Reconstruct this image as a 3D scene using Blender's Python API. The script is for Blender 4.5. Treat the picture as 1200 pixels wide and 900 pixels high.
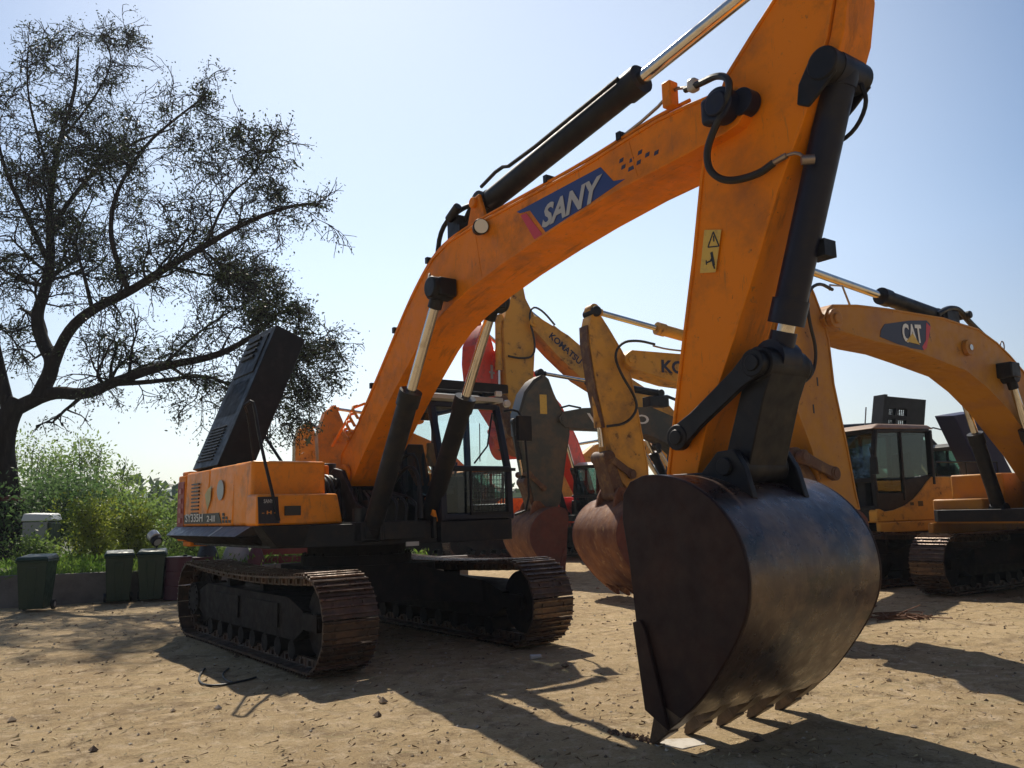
import bpy, math, random
from mathutils import Vector, Matrix, noise
R = math.radians
PI = math.pi
rnd = random.Random(7)
scene = bpy.context.scene
for o in list(bpy.data.objects):
    bpy.data.objects.remove(o)

# ------------------------------------------------------------------ camera, sky, sun, exposure
FPX, CH, PIT, ROL = 985.0, 1.60, .150, -.0274        # focal length in pixels of a 1200 px wide frame, eye height, pitch, roll
camd = bpy.data.cameras.new('camera')
cam = bpy.data.objects.new('camera', camd)
scene.collection.objects.link(cam)
camd.sensor_fit = 'HORIZONTAL'
camd.sensor_width = 36
camd.lens = FPX / 1200 * 36
camd.clip_start = .05
camd.clip_end = 3000
cam.matrix_world = Matrix.Translation((0, 0, CH)) @ Matrix.Rotation(PI / 2 + PIT, 4, 'X') @ Matrix.Rotation(ROL, 4, 'Z')
scene.camera = cam

SUN_EL = R(47)
SUN_DIR = Vector((-.29, .95, 0)).normalized()        # towards the sun, on the ground
world = bpy.data.worlds.new('World')
scene.world = world
world.use_nodes = True
wn = world.node_tree
sky = wn.nodes.new('ShaderNodeTexSky')
sky.sky_type = 'NISHITA'
sky.sun_disc = False
sky.sun_elevation = SUN_EL
sky.sun_rotation = math.atan2(SUN_DIR.x, SUN_DIR.y)
sky.air_density = 1.0
sky.dust_density = .3
sky.ozone_density = 2.5
wn.links.new(sky.outputs[0], wn.nodes['Background'].inputs[0])
# thin milky veil in the sunward part of the sky and a pale band above the horizon
wt = wn.nodes.new('ShaderNodeTexCoord')
wd = wn.nodes.new('ShaderNodeVectorMath'); wd.operation = 'DOT_PRODUCT'; wd.inputs[1].default_value = Vector((-.05, .94, .34)).normalized()
wr = wn.nodes.new('ShaderNodeMapRange'); wr.inputs[1].default_value = .76; wr.inputs[2].default_value = 1.0; wr.interpolation_type = 'SMOOTHSTEP'
wb = wn.nodes.new('ShaderNodeBackground'); wb.inputs[0].default_value = (.97, .98, .88, 1)
wm = wn.nodes.new('ShaderNodeMath'); wm.operation = 'MULTIPLY'; wm.inputs[1].default_value = .37
ws = wn.nodes.new('ShaderNodeSeparateXYZ'); wh = wn.nodes.new('ShaderNodeMapRange'); wh.inputs[1].default_value = .36; wh.inputs[2].default_value = .05
wh.inputs[4].default_value = .14; wh.interpolation_type = 'SMOOTHSTEP'
wc = wn.nodes.new('ShaderNodeBackground'); wc.inputs[0].default_value = (1, .62, .30, 1)
wa = wn.nodes.new('ShaderNodeAddShader'); wa2 = wn.nodes.new('ShaderNodeAddShader')
wn.links.new(wt.outputs['Generated'], wd.inputs[0]); wn.links.new(wd.outputs['Value'], wr.inputs[0]); wn.links.new(wr.outputs[0], wm.inputs[0])
wn.links.new(wt.outputs['Generated'], ws.inputs[0]); wn.links.new(ws.outputs['Z'], wh.inputs[0]); wn.links.new(wh.outputs[0], wc.inputs[1])
wk = wn.nodes.new('ShaderNodeMapRange'); wk.inputs[1].default_value = 0; wk.inputs[2].default_value = .28; wk.inputs[3].default_value = .066; wk.inputs[4].default_value = .10
wy = wn.nodes.new('ShaderNodeMapRange'); wy.inputs[1].default_value = -.4; wy.inputs[2].default_value = .6; wy.inputs[3].default_value = .52; wy.inputs[4].default_value = 1.0; wy.interpolation_type = 'SMOOTHSTEP'
wq = wn.nodes.new('ShaderNodeMath'); wq.operation = 'MULTIPLY'
wn.links.new(ws.outputs['Z'], wk.inputs[0]); wn.links.new(ws.outputs['Y'], wy.inputs[0]); wn.links.new(wk.outputs[0], wq.inputs[0]); wn.links.new(wy.outputs[0], wq.inputs[1])
wn.links.new(wq.outputs[0], wn.nodes['Background'].inputs[1])
wn.links.new(wm.outputs[0], wb.inputs[1])
wn.links.new(wn.nodes['Background'].outputs[0], wa.inputs[0]); wn.links.new(wb.outputs[0], wa.inputs[1])
wn.links.new(wa.outputs[0], wa2.inputs[0]); wn.links.new(wc.outputs[0], wa2.inputs[1])
wn.links.new(wa2.outputs[0], wn.nodes['World Output'].inputs[0])
sl = bpy.data.lights.new('sun', 'SUN')
sl.energy = 5.0
sl.angle = R(.5)
sl.color = (1, .92, .78)
so = bpy.data.objects.new('sun', sl)
scene.collection.objects.link(so)
sv = Vector((SUN_DIR.x * math.cos(SUN_EL), SUN_DIR.y * math.cos(SUN_EL), math.sin(SUN_EL)))
so.rotation_euler = sv.to_track_quat('Z', 'Y').to_euler()
so.location = (0, 0, 30)
scene.view_settings.view_transform = 'Standard'
scene.view_settings.look = 'None'
scene.view_settings.exposure = .15
scene.view_settings.gamma = 1
scene.render.resolution_x = 1024
scene.render.resolution_y = 768

COL = scene.collection

# ------------------------------------------------------------------ materials
def mat(name, col, rough=.5, metal=0, bump=0, bscale=30, dirt=None, dscale=3, dmix=(.5, .7), coat=0, spec=.5, dirt2=None, rr=.12, stretch=None, extra=()):
    m = bpy.data.materials.new(name)
    m.use_nodes = True
    n, l = m.node_tree.nodes, m.node_tree.links
    b = n['Principled BSDF']
    b.inputs['Base Color'].default_value = (*col, 1)
    b.inputs['Roughness'].default_value = rough
    b.inputs['Metallic'].default_value = metal
    b.inputs['Specular IOR Level'].default_value = spec
    b.inputs['Coat Weight'].default_value = coat
    tc = n.new('ShaderNodeTexCoord')
    vec = tc.outputs['Object']
    if stretch:
        mp = n.new('ShaderNodeMapping'); mp.inputs['Scale'].default_value = stretch
        l.new(vec, mp.inputs[0]); vec = mp.outputs[0]
    cur = None
    for i, (d, sc, lo, hi) in enumerate([(dirt, dscale, *dmix)] + ([(dirt2[0], dirt2[1], dirt2[2], dirt2[3])] if dirt2 else [])):
        if d is None:
            continue
        t = n.new('ShaderNodeTexNoise'); t.inputs['Scale'].default_value = sc; t.inputs['Detail'].default_value = 8; t.inputs['Roughness'].default_value = .65
        l.new(vec, t.inputs['Vector'])
        r = n.new('ShaderNodeMapRange'); r.inputs[1].default_value = lo; r.inputs[2].default_value = hi
        l.new(t.outputs[0], r.inputs[0])
        x = n.new('ShaderNodeMix'); x.data_type = 'RGBA'
        l.new(r.outputs[0], x.inputs[0])
        if cur is None: x.inputs[6].default_value = (*col, 1)
        else: l.new(cur, x.inputs[6])
        x.inputs[7].default_value = (*d, 1)
        cur = x.outputs[2]
    for (d, sc, lo, hi, st) in extra:
        mp = n.new('ShaderNodeMapping'); mp.inputs['Scale'].default_value = st; l.new(tc.outputs['Object'], mp.inputs[0])
        t = n.new('ShaderNodeTexNoise'); t.inputs['Scale'].default_value = sc; t.inputs['Detail'].default_value = 7; t.inputs['Roughness'].default_value = .7; l.new(mp.outputs[0], t.inputs['Vector'])
        r = n.new('ShaderNodeMapRange'); r.inputs[1].default_value = lo; r.inputs[2].default_value = hi; l.new(t.outputs[0], r.inputs[0])
        x = n.new('ShaderNodeMix'); x.data_type = 'RGBA'; l.new(r.outputs[0], x.inputs[0])
        if cur is None: x.inputs[6].default_value = (*col, 1)
        else: l.new(cur, x.inputs[6])
        x.inputs[7].default_value = (*d, 1); cur = x.outputs[2]
    if cur: l.new(cur, b.inputs['Base Color'])
    if rr:
        t = n.new('ShaderNodeTexNoise'); t.inputs['Scale'].default_value = 9; t.inputs['Detail'].default_value = 6
        l.new(vec, t.inputs['Vector'])
        r = n.new('ShaderNodeMapRange'); r.inputs[1].default_value = .3; r.inputs[2].default_value = .7
        r.inputs[3].default_value = max(0, rough - rr); r.inputs[4].default_value = min(1, rough + rr)
        l.new(t.outputs[0], r.inputs[0]); l.new(r.outputs[0], b.inputs['Roughness'])
    if bump:
        t = n.new('ShaderNodeTexNoise'); t.inputs['Scale'].default_value = bscale; t.inputs['Detail'].default_value = 6
        l.new(vec, t.inputs['Vector'])
        bp = n.new('ShaderNodeBump'); bp.inputs['Strength'].default_value = bump; bp.inputs['Distance'].default_value = .02
        l.new(t.outputs[0], bp.inputs['Height']); l.new(bp.outputs[0], b.inputs['Normal'])
    return m

M = {}
M['orange'] = mat('orange_paint', (.80, .235, .006), .5, spec=.16, dirt=(.36, .13, .03), dscale=2.2, dmix=(.48, .8), dirt2=((.2, .09, .04), 14, .64, .78), bump=.06, bscale=8, extra=[((.34,.11,.015), 2.5, .55, .72, (.6,3,.6)), ((.10,.035,.012), 22, .655, .70, (1,1,1)), ((.45,.16,.03), 9, .60, .70, (2.5,1,.3))])
M['orange_side'] = mat('orange_panel_paint', (.90, .29, .010), .42, spec=.35, dirt=(.42, .17, .04), dscale=3, dmix=(.5, .8), bump=.08, bscale=5, extra=[((.30,.12,.04), 5, .56, .72, (1,1,.25)), ((.12,.05,.02), 25, .66, .70, (1,1,1))])
M['ochre'] = mat('weathered_yellow_paint', (.66, .34, .05), .5, spec=.3, dirt=(.34, .19, .06), dscale=2.5, dmix=(.45, .7), dirt2=((.10, .045, .02), 5, .60, .70), bump=.1, bscale=10)
M['cat'] = mat('yellow_orange_paint', (.47, .21, .022), .5, spec=.3, dirt=(.34, .15, .05), dscale=2, dmix=(.45, .72), dirt2=((.07, .03, .015), 6, .63, .72), bump=.08, bscale=10)
M['red'] = mat('red_paint', (.74, .055, .022), .45, dirt=(.25, .05, .03), dscale=3, dmix=(.5, .75))
M['grey'] = mat('dark_grey_paint', (.045, .05, .045), .5, dirt=(.12, .085, .05), dscale=2.2, dmix=(.42, .68), bump=.1)
M['black'] = mat('black_paint', (.008, .009, .014), .5, spec=.28, dirt=(.03, .022, .018), dscale=4, dmix=(.5, .75), rr=.15)
M['navy'] = mat('navy_paint', (.009, .012, .03), .45, spec=.3, dirt=(.03, .025, .025), dscale=4, dmix=(.5, .8))
M['plastic'] = mat('black_plastic_cover', (.008, .009, .012), .5, spec=.25, dirt=(.02, .02, .024), dscale=5, dmix=(.5, .8), bump=.1, bscale=40)
M['fender'] = mat('blue_grey_fender_paint', (.05, .055, .085), .38, dirt=(.09, .07, .06), dscale=4, dmix=(.5, .7))
M['track'] = mat('worn_track_steel', (.06, .04, .032), .42, metal=.35, dirt=(.16, .09, .055), dscale=5, dmix=(.45, .65), bump=.3, bscale=25, rr=.2)
M['grouser'] = mat('polished_grouser_steel', (.16, .115, .085), .32, metal=.7, dirt=(.07, .04, .03), dscale=7, dmix=(.4, .6), bump=.2, bscale=30)
M['under'] = mat('grimy_black_steel', (.007, .005, .006), .7, spec=.2, dirt=(.028, .018, .013), dscale=4, dmix=(.5, .75), bump=.2)
M['chrome'] = mat('chromed_rod', (.62, .60, .57), .16, metal=1, rr=.06, dirt=(.35, .3, .25), dscale=6, dmix=(.55, .8))
M['hose'] = mat('rubber_hose', (.012, .012, .014), .5)
M['steel'] = mat('steel_pipe', (.30, .25, .22), .35, metal=.8)
M['bucket'] = mat('dark_bucket_steel', (.016, .015, .030), .33, metal=.15, dirt=(.070, .040, .030), dscale=1.4, dmix=(.38, .52), dirt2=((.19, .12, .075), 1.9, .50, .66), bump=.2, bscale=12, rr=.14, spec=.8, extra=[((.20,.15,.11), 16, .61, .70, (.35,2.2,.35)), ((.012,.010,.012), 4, .55, .65, (1,.5,1))])  # bluish base and tan dirt also put sky and ground reflections into the colour
M['bucketside'] = mat('primed_bucket_side', (.020, .009, .009), .65, spec=.3, dirt=(.04, .017, .012), dscale=2.5, dmix=(.45, .7), bump=.1)
M['tooth'] = mat('worn_tooth_steel', (.07, .05, .04), .5, metal=.3, dirt=(.16, .11, .07), dscale=9, dmix=(.4, .65), bump=.3)
M['rust'] = mat('rusty_bucket_steel', (.22, .085, .03), .8, dirt=(.11, .032, .016), dscale=3, dmix=(.4, .62), dirt2=((.38, .22, .09), 7, .58, .72), bump=.4, bscale=14, stretch=(1, 1, .5))
M['rustlink'] = mat('rusty_link', (.10, .045, .025), .65, dirt=(.25, .14, .05), dscale=5, dmix=(.5, .7), bump=.2)
M['rustdark'] = mat('dark_rusty_side', (.13, .03, .02), .7, dirt=(.07, .02, .015), dscale=4, dmix=(.4, .7), bump=.2)
M['blue'] = mat('decal_blue', (.012, .03, .17), .35, rr=0)
M['dred'] = mat('decal_red', (.55, .02, .02), .35, rr=0)
M['white'] = mat('decal_white', (.78, .78, .76), .4, rr=0)
M['greytxt'] = mat('decal_grey', (.42, .42, .42), .4, rr=0)
M['dblack'] = mat('decal_black', (.012, .012, .012), .4, rr=0)
M['navytxt'] = mat('decal_dark_blue', (.015, .017, .05), .4, rr=0)
M['dyellow'] = mat('decal_yellow', (.68, .45, .07), .5, rr=0, dirt=(.5, .33, .08), dscale=20)
M['dorange'] = mat('decal_orange', (.7, .25, .02), .5, rr=0)
M['lamp'] = mat('lamp_lens', (.7, .7, .68), .1, metal=.3)
M['mirror'] = mat('mirror_glass', (.6, .65, .7), .05, metal=1, rr=0)
M['seat'] = mat('seat_fabric', (.03, .035, .045), .9)
M['tan'] = mat('tan_trim', (.22, .15, .10), .7, dirt=(.12, .08, .06), dscale=6)
M['cabroof'] = mat('tan_cab_roof_paint', (.32, .2, .12), .5, dirt=(.2, .12, .07), dscale=3)

def glass_mat(name, tint, tr):
    m = bpy.data.materials.new(name); m.use_nodes = True
    n, l = m.node_tree.nodes, m.node_tree.links
    for x in list(n): n.remove(x)
    out = n.new('ShaderNodeOutputMaterial')
    t = n.new('ShaderNodeBsdfTransparent'); t.inputs[0].default_value = (*tint, 1)
    g = n.new('ShaderNodeBsdfGlossy'); g.inputs['Roughness'].default_value = .03
    g.inputs['Color'].default_value = (.9, .95, 1, 1)
    fr = n.new('ShaderNodeLayerWeight'); fr.inputs[0].default_value = .5
    pw = n.new('ShaderNodeMath'); pw.operation = 'POWER'; pw.inputs[1].default_value = 4
    l.new(fr.outputs['Facing'], pw.inputs[0])
    ad = n.new('ShaderNodeMath'); ad.operation = 'ADD'; ad.inputs[1].default_value = tr; ad.use_clamp = True
    mx = n.new('ShaderNodeMixShader')
    l.new(pw.outputs[0], ad.inputs[0]); l.new(ad.outputs[0], mx.inputs[0]); l.new(t.outputs[0], mx.inputs[1]); l.new(g.outputs[0], mx.inputs[2]); l.new(mx.outputs[0], out.inputs[0])
    return m
M['glass'] = glass_mat('tinted_glass', (.90, .95, .95), .03)
M['dglass'] = glass_mat('dark_glass', (.50, .62, .58), .07)

# ------------------------------------------------------------------ mesh helpers
class MB:
    def __init__(s): s.v = []; s.f = []; s.m = []
    def add(s, vs, fs, mi=0):
        k = len(s.v); s.v += [tuple(x) for x in vs]
        for f in fs: s.f.append(tuple(k + i for i in f)); s.m.append(mi)
        return s
    def box(s, a, b, mi=0):
        (x0, y0, z0), (x1, y1, z1) = [tuple(min(p, q) for p, q in zip(a, b)), tuple(max(p, q) for p, q in zip(a, b))]
        return s.add([(x0,y0,z0),(x1,y0,z0),(x1,y1,z0),(x0,y1,z0),(x0,y0,z1),(x1,y0,z1),(x1,y1,z1),(x0,y1,z1)],
                     [(0,3,2,1),(4,5,6,7),(0,1,5,4),(1,2,6,5),(2,3,7,6),(3,0,4,7)], mi)
    def hexa(s, p, mi=0):        # 4 bottom, 4 top corners
        return s.add(p, [(0,3,2,1),(4,5,6,7),(0,1,5,4),(1,2,6,5),(2,3,7,6),(3,0,4,7)], mi)
    def obox(s, a, b, w, h, up=(0, 0, 1), mi=0):   # bar from a to b
        a, b = Vector(a), Vector(b); d = (b - a).normalized(); up = Vector(up)
        if abs(d.dot(up)) > .98: up = Vector((1, 0, 0))
        x = d.cross(up).normalized(); y = x.cross(d)
        c = [(-w/2, -h/2), (w/2, -h/2), (w/2, h/2), (-w/2, h/2)]
        return s.hexa([a + x*i + y*j for i, j in c] + [b + x*i + y*j for i, j in c], mi)
    def prism(s, poly, v0, v1, mi=0):              # polygon of (u, z) from v0 to v1
        n = len(poly)
        vs = [(u, v0, z) for u, z in poly] + [(u, v1, z) for u, z in poly]
        return s.add(vs, [tuple(range(n)), tuple(range(2*n-1, n-1, -1))] + [(i, i+n, (i+1) % n + n, (i+1) % n) for i in range(n)], mi)
    def plan(s, poly, z0, z1, mi=0):
        n = len(poly)
        vs = [(x, y, z0) for x, y in poly] + [(x, y, z1) for x, y in poly]
        return s.add(vs, [tuple(range(n-1, -1, -1)), tuple(range(n, 2*n))] + [(i, (i+1) % n, (i+1) % n + n, i+n) for i in range(n)], mi)
    def cyl(s, a, b, r, r2=None, n=16, mi=0, cap=True):
        a, b = Vector(a), Vector(b); r2 = r if r2 is None else r2
        d = (b - a).normalized(); x = d.orthogonal().normalized(); y = d.cross(x)
        vs = []
        for p, q in ((a, r), (b, r2)):
            for i in range(n):
                t = 2*PI*i/n; vs.append(p + x*math.cos(t)*q + y*math.sin(t)*q)
        fs = [(i, (i+1) % n, (i+1) % n + n, i+n) for i in range(n)]
        if cap: fs += [tuple(range(n-1, -1, -1)), tuple(range(n, 2*n))]
        return s.add(vs, fs, mi)
    def tube(s, pts, r, n=8, mi=0, smooth=0):
        pts = [Vector(p) for p in pts]
        for _ in range(smooth):
            q = [pts[0]]
            for i in range(len(pts)-1):
                q += [pts[i].lerp(pts[i+1], .25), pts[i].lerp(pts[i+1], .75)]
            pts = q + [pts[-1]]
        rs = r if isinstance(r, (list, tuple)) else None
        k = len(pts); vs = []; x = None
        for i, p in enumerate(pts):
            d = (pts[min(i+1, k-1)] - pts[max(i-1, 0)])
            d = d.normalized() if d.length > 1e-9 else Vector((0, 0, 1))
            x = d.orthogonal().normalized() if x is None else (x - d*x.dot(d)).normalized()
            y = d.cross(x)
            rr = (rs[0] + (rs[1]-rs[0])*i/(k-1)) if rs else r
            for j in range(n):
                t = 2*PI*j/n; vs.append(p + x*math.cos(t)*rr + y*math.sin(t)*rr)
        fs = [(i*n+j, i*n+(j+1) % n, (i+1)*n+(j+1) % n, (i+1)*n+j) for i in range(k-1) for j in range(n)]
        fs += [tuple(range(n-1, -1, -1)), tuple(range((k-1)*n, k*n))]
        return s.add(vs, fs, mi)
    def mesh(s, name, mats, smooth=35):
        me = bpy.data.meshes.new(name); me.from_pydata(s.v, [], s.f)
        for m in (mats if isinstance(mats, (list, tuple)) else [mats]): me.materials.append(m)
        if any(s.m): me.polygons.foreach_set('material_index', s.m)
        import bmesh
        bm = bmesh.new(); bm.from_mesh(me); bmesh.ops.recalc_face_normals(bm, faces=bm.faces); bm.to_mesh(me); bm.free()
        if smooth:
            me.polygons.foreach_set('use_smooth', [True]*len(s.f))
            me.set_sharp_from_angle(angle=R(smooth))
        me.update()
        return me
    def build(s, name, mats, parent=None, bevel=0, smooth=35):
        me = s.mesh(name, mats, 0)
        if smooth:
            me.polygons.foreach_set('use_smooth', [True]*len(s.f)); me.set_sharp_from_angle(angle=R(smooth))
        o = bpy.data.objects.new(name, me); COL.objects.link(o); o.parent = parent
        if bevel:
            md = o.modifiers.new('bevel', 'BEVEL'); md.width = bevel; md.segments = 2; md.limit_method = 'ANGLE'; md.angle_limit = R(35)
            md.harden_normals = False
        return o

def tag(o, label=None, cat=None, group=None, kind=None):
    for k, v in (('label', label), ('category', cat), ('group', group), ('kind', kind)):
        if v: o[k] = v
    return o
def thing(name, label, cat, loc=(0, 0, 0), rz=0, group=None):
    o = bpy.data.objects.new(name, None); COL.objects.link(o); o.location = loc; o.rotation_euler = (0, 0, rz)
    return tag(o, label, cat, group)

def at(px, py, Y):       # the point at depth Y (metres ahead) seen at photo pixel (px, py)
    a, b = px - 600, py - 450
    cr, sr = math.cos(ROL), math.sin(ROL)
    X, Z = (a*cr + b*sr)/FPX, -(-a*sr + b*cr)/FPX
    c, s = math.cos(PIT), math.sin(PIT)
    d = Vector((X, c - Z*s, s + Z*c))
    return d*(Y/d.y) + Vector((0, 0, CH))

def lettering(text, parent, c, w, h, ang, side, mtl, off=.006, bold=.02, shear=0, name='lettering', normal=None):
    """text centred on c=(u,v,z) of a face whose outward normal is -v (side -1), +v (side 1) or +u (side 0)"""
    cu = bpy.data.curves.new('txt', 'FONT'); cu.body = text; cu.align_x = 'CENTER'; cu.align_y = 'CENTER'; cu.offset = bold; cu.shear = shear
    cu.extrude = .01; cu.resolution_u = 3
    ob = bpy.data.objects.new('txt', cu); COL.objects.link(ob)
    dg = bpy.context.evaluated_depsgraph_get(); dg.update()
    me = bpy.data.meshes.new_from_object(ob.evaluated_get(dg))
    bpy.data.objects.remove(ob)
    xs = [v.co.x for v in me.vertices]; ys = [v.co.y for v in me.vertices]
    cx, cy = (max(xs)+min(xs))/2, (max(ys)+min(ys))/2
    sx, sy = w/(max(xs)-min(xs)), h/(max(ys)-min(ys))
    ca, sa = math.cos(ang), math.sin(ang)
    for v in me.vertices:
        x, y, z = (v.co.x-cx)*sx, (v.co.y-cy)*sy, (.004 if v.co.z > 0 else 0)
        x, y = x*ca - y*sa, x*sa + y*ca
        if side == -1: v.co = Vector(c) + Vector((x, -off - z, y))
        elif side == 1: v.co = Vector(c) + Vector((-x, off + z, y))
        else: v.co = Vector(c) + Vector((off + z, x, y))
    me.materials.clear(); me.materials.append(mtl)
    me.name = name
    o = bpy.data.objects.new(name, me); COL.objects.link(o); o.parent = parent
    return o

# ------------------------------------------------------------------ excavator parts, all in the machine's own frame: u forward, v to the operator's left, z up
CACHE = {}
def track_mesh(mtl):
    key = 'track' + mtl.name
    if key in CACHE: return CACHE[key]
    b = MB(); R0, Lh, zc = .425, 2.02, .515
    per = 4*Lh + 2*PI*R0; n = 52
    def fr(s):
        s %= per
        if s < 2*Lh:
            sag = -.03*math.sin(PI*s/(2*Lh))*2
            return Vector((-Lh+s, 0, zc+R0+sag)), Vector((1, 0, 0)), Vector((0, 0, 1))
        s -= 2*Lh
        if s < PI*R0:
            t = PI/2 - s/R0; nn = Vector((math.cos(t), 0, math.sin(t)))
            return Vector((Lh, 0, zc)) + nn*R0, Vector((math.sin(t), 0, -math.cos(t))), nn
        s -= PI*R0
        if s < 2*Lh: return Vector((Lh-s, 0, zc-R0)), Vector((-1, 0, 0)), Vector((0, 0, -1))
        s -= 2*Lh
        t = -PI/2 - s/R0; nn = Vector((math.cos(t), 0, math.sin(t)))
        return Vector((-Lh, 0, zc)) + nn*R0, Vector((math.sin(t), 0, -math.cos(t))), nn
    pit = per/n
    for i in range(n):
        p, t, nn = fr(i*pit)
        def bx(s0, s1, h0, h1, v0, v1):
            c = [(s0, v0), (s1, v0), (s1, v1), (s0, v1)]
            b.hexa([p + t*s + Vector((0, v, 0)) + nn*h0 for s, v in c] + [p + t*s + Vector((0, v, 0)) + nn*h1 for s, v in c])
        bx(-pit*.56, pit*.50, .036, .058, -.3, .3)
        for s in (-.098, -.024, .05):
            bx(s, s+.016, .058, .084, -.3, .3); b.m[-6:] = [1]*6
        for v in (-.11, .11):
            bx(-pit*.46, pit*.46, -.05, .04, v-.025, v+.025)
            bx(-.02, .02, -.03, .02, v-.05, v+.05)
        for v in (-.16, .16): bx(-.06, -.03, .06, .075, v-.015, v+.015)
    me = b.mesh('track', [mtl, M['grouser']], 0); CACHE[key] = me
    return me

def cached(key, fn):
    if key not in CACHE: CACHE[key] = fn()
    return CACHE[key]

def link(me, name, parent, loc=(0, 0, 0)):
    o = bpy.data.objects.new(name, me); COL.objects.link(o); o.parent = parent; o.location = loc
    return o

def undercarriage(root, gauge=2.59):
    def fr():
        b = MB()
        b.prism([(-1.9,.42),(-1.9,.62),(-1.5,.74),(1.35,.74),(1.75,.62),(1.75,.42),(1.5,.30),(-1.6,.30)], -.19, .19)
        b.box((-1.2,-.2,.40),(-.2,-.215,.66)); b.box((.1,-.2,.40),(1.1,-.215,.66))
        b.box((-1.2,.2,.40),(-.2,.215,.66)); b.box((.1,.2,.40),(1.1,.215,.66))
        for u in (-.9, .3): b.cyl((u,-.08,.86),(u,.08,.86),.075); b.box((u-.05,-.1,.7),(u+.05,.1,.84))
        for k in range(8):
            u = -1.4 + k*.4; b.cyl((u,-.17,.19),(u,.17,.19),.10, n=12)
        return b.mesh('track_frame', M['under'], 30)
    def sp():
        b = MB(); b.cyl((-2.02,-.05,.515),(-2.02,.05,.515),.33, n=24); b.cyl((-2.02,-.22,.515),(-2.02,.22,.515),.22, n=20)
        for k in range(20):
            t = 2*PI*k/20; c, s = math.cos(t), math.sin(t)
            b.obox((-2.02+.3*c,0,.515+.3*s),(-2.02+.41*c,0,.515+.41*s),.09,.06,(0,1,0))
        for k in range(12):
            t = 2*PI*k/12; b.cyl((-2.02+.18*math.cos(t),-.235,.515+.18*math.sin(t)),(-2.02+.18*math.cos(t),.235,.515+.18*math.sin(t)),.018,n=6)
        return b.mesh('sprocket', M['under'], 30)
    def idl():
        b = MB(); b.cyl((2.02,-.09,.515),(2.02,.09,.515),.37, n=28); b.cyl((2.02,-.17,.515),(2.02,.17,.515),.10, n=16)
        b.cyl((2.02,-.11,.515),(2.02,.11,.515),.26, n=24); b.box((1.45,-.19,.43),(2.1,-.14,.60)); b.box((1.45,.14,.43),(2.1,.19,.60))
        return b.mesh('idler_wheel', M['under'], 30)
    for s in (-1, 1):
        t = link(track_mesh(M['track']), 'track', root, (0, s*gauge/2, 0))
        link(cached('frame', fr), 'track_frame', t); link(cached('sprocket', sp), 'sprocket', t); link(cached('idler', idl), 'idler_wheel', t)
    def ub():
        b = MB()
        b.plan([(-.75,-.75),(.75,-.75),(.75,.75),(-.75,.75)], .52, .98)
        for su in (-1, 1):
            for sv in (-1, 1):
                b.hexa([(su*.3,sv*.6,.5),(su*.75,sv*.5,.5),(su*1.35,sv*1.15,.46),(su*.9,sv*1.15,.46),
                        (su*.3,sv*.6,.95),(su*.75,sv*.5,.95),(su*1.35,sv*1.15,.72),(su*.9,sv*1.15,.72)])
        b.cyl((0,0,.95),(0,0,1.10),.72, n=36); b.cyl((0,0,1.08),(0,0,1.24),.64, n=36)
        for k in range(28):
            t = 2*PI*k/28; b.cyl((.69*math.cos(t),.69*math.sin(t),1.1),(.69*math.cos(t),.69*math.sin(t),1.135),.018,n=6)
        return b.mesh('car_body', M['under'], 30)
    link(cached('under', ub), 'car_body', root)

def ram(root, a, b, rb, rr, frac, name, mb, mr=None, collar=True):
    """hydraulic cylinder from a (barrel end) to b (rod eye)"""
    a, b = Vector(a), Vector(b); d = b - a; m = a + d*frac; dn = d.normalized()
    g = MB(); g.cyl(a, m, rb, n=20)
    if collar: g.cyl(m - dn*.16, m + dn*.02, rb*1.14, n=20); g.cyl(a, a + dn*.1, rb*1.08, n=20)
    g.cyl(a - Vector((0, rb*1.1, 0)), a + Vector((0, rb*1.1, 0)), rb*1.05, n=16)
    o = g.build(name, mb, root)
    r = MB(); r.cyl(m, b - dn*.06, rr, n=16); ro = r.build('piston_rod', mr or M['chrome'], o)
    e = MB(); e.cyl(b - Vector((0, rb*.95, 0)), b + Vector((0, rb*.95, 0)), rr*1.9, n=18); e.cyl(b - dn*.2, b, rr*1.35, n=14); e.build('rod_eye', mb, o)
    return o

def spine_poly(sp):
    """closed outline from a spine of (u, z, half thickness)"""
    up, dn = [], []
    for i, (u, z, h) in enumerate(sp):
        p, q = sp[max(i-1, 0)], sp[min(i+1, len(sp)-1)]
        d = Vector((q[0]-p[0], q[1]-p[1])).normalized(); n = Vector((-d.y, d.x))
        up.append((u+n.x*h, z+n.y*h)); dn.append((u-n.x*h, z-n.y*h))
    return up + dn[::-1]

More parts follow.
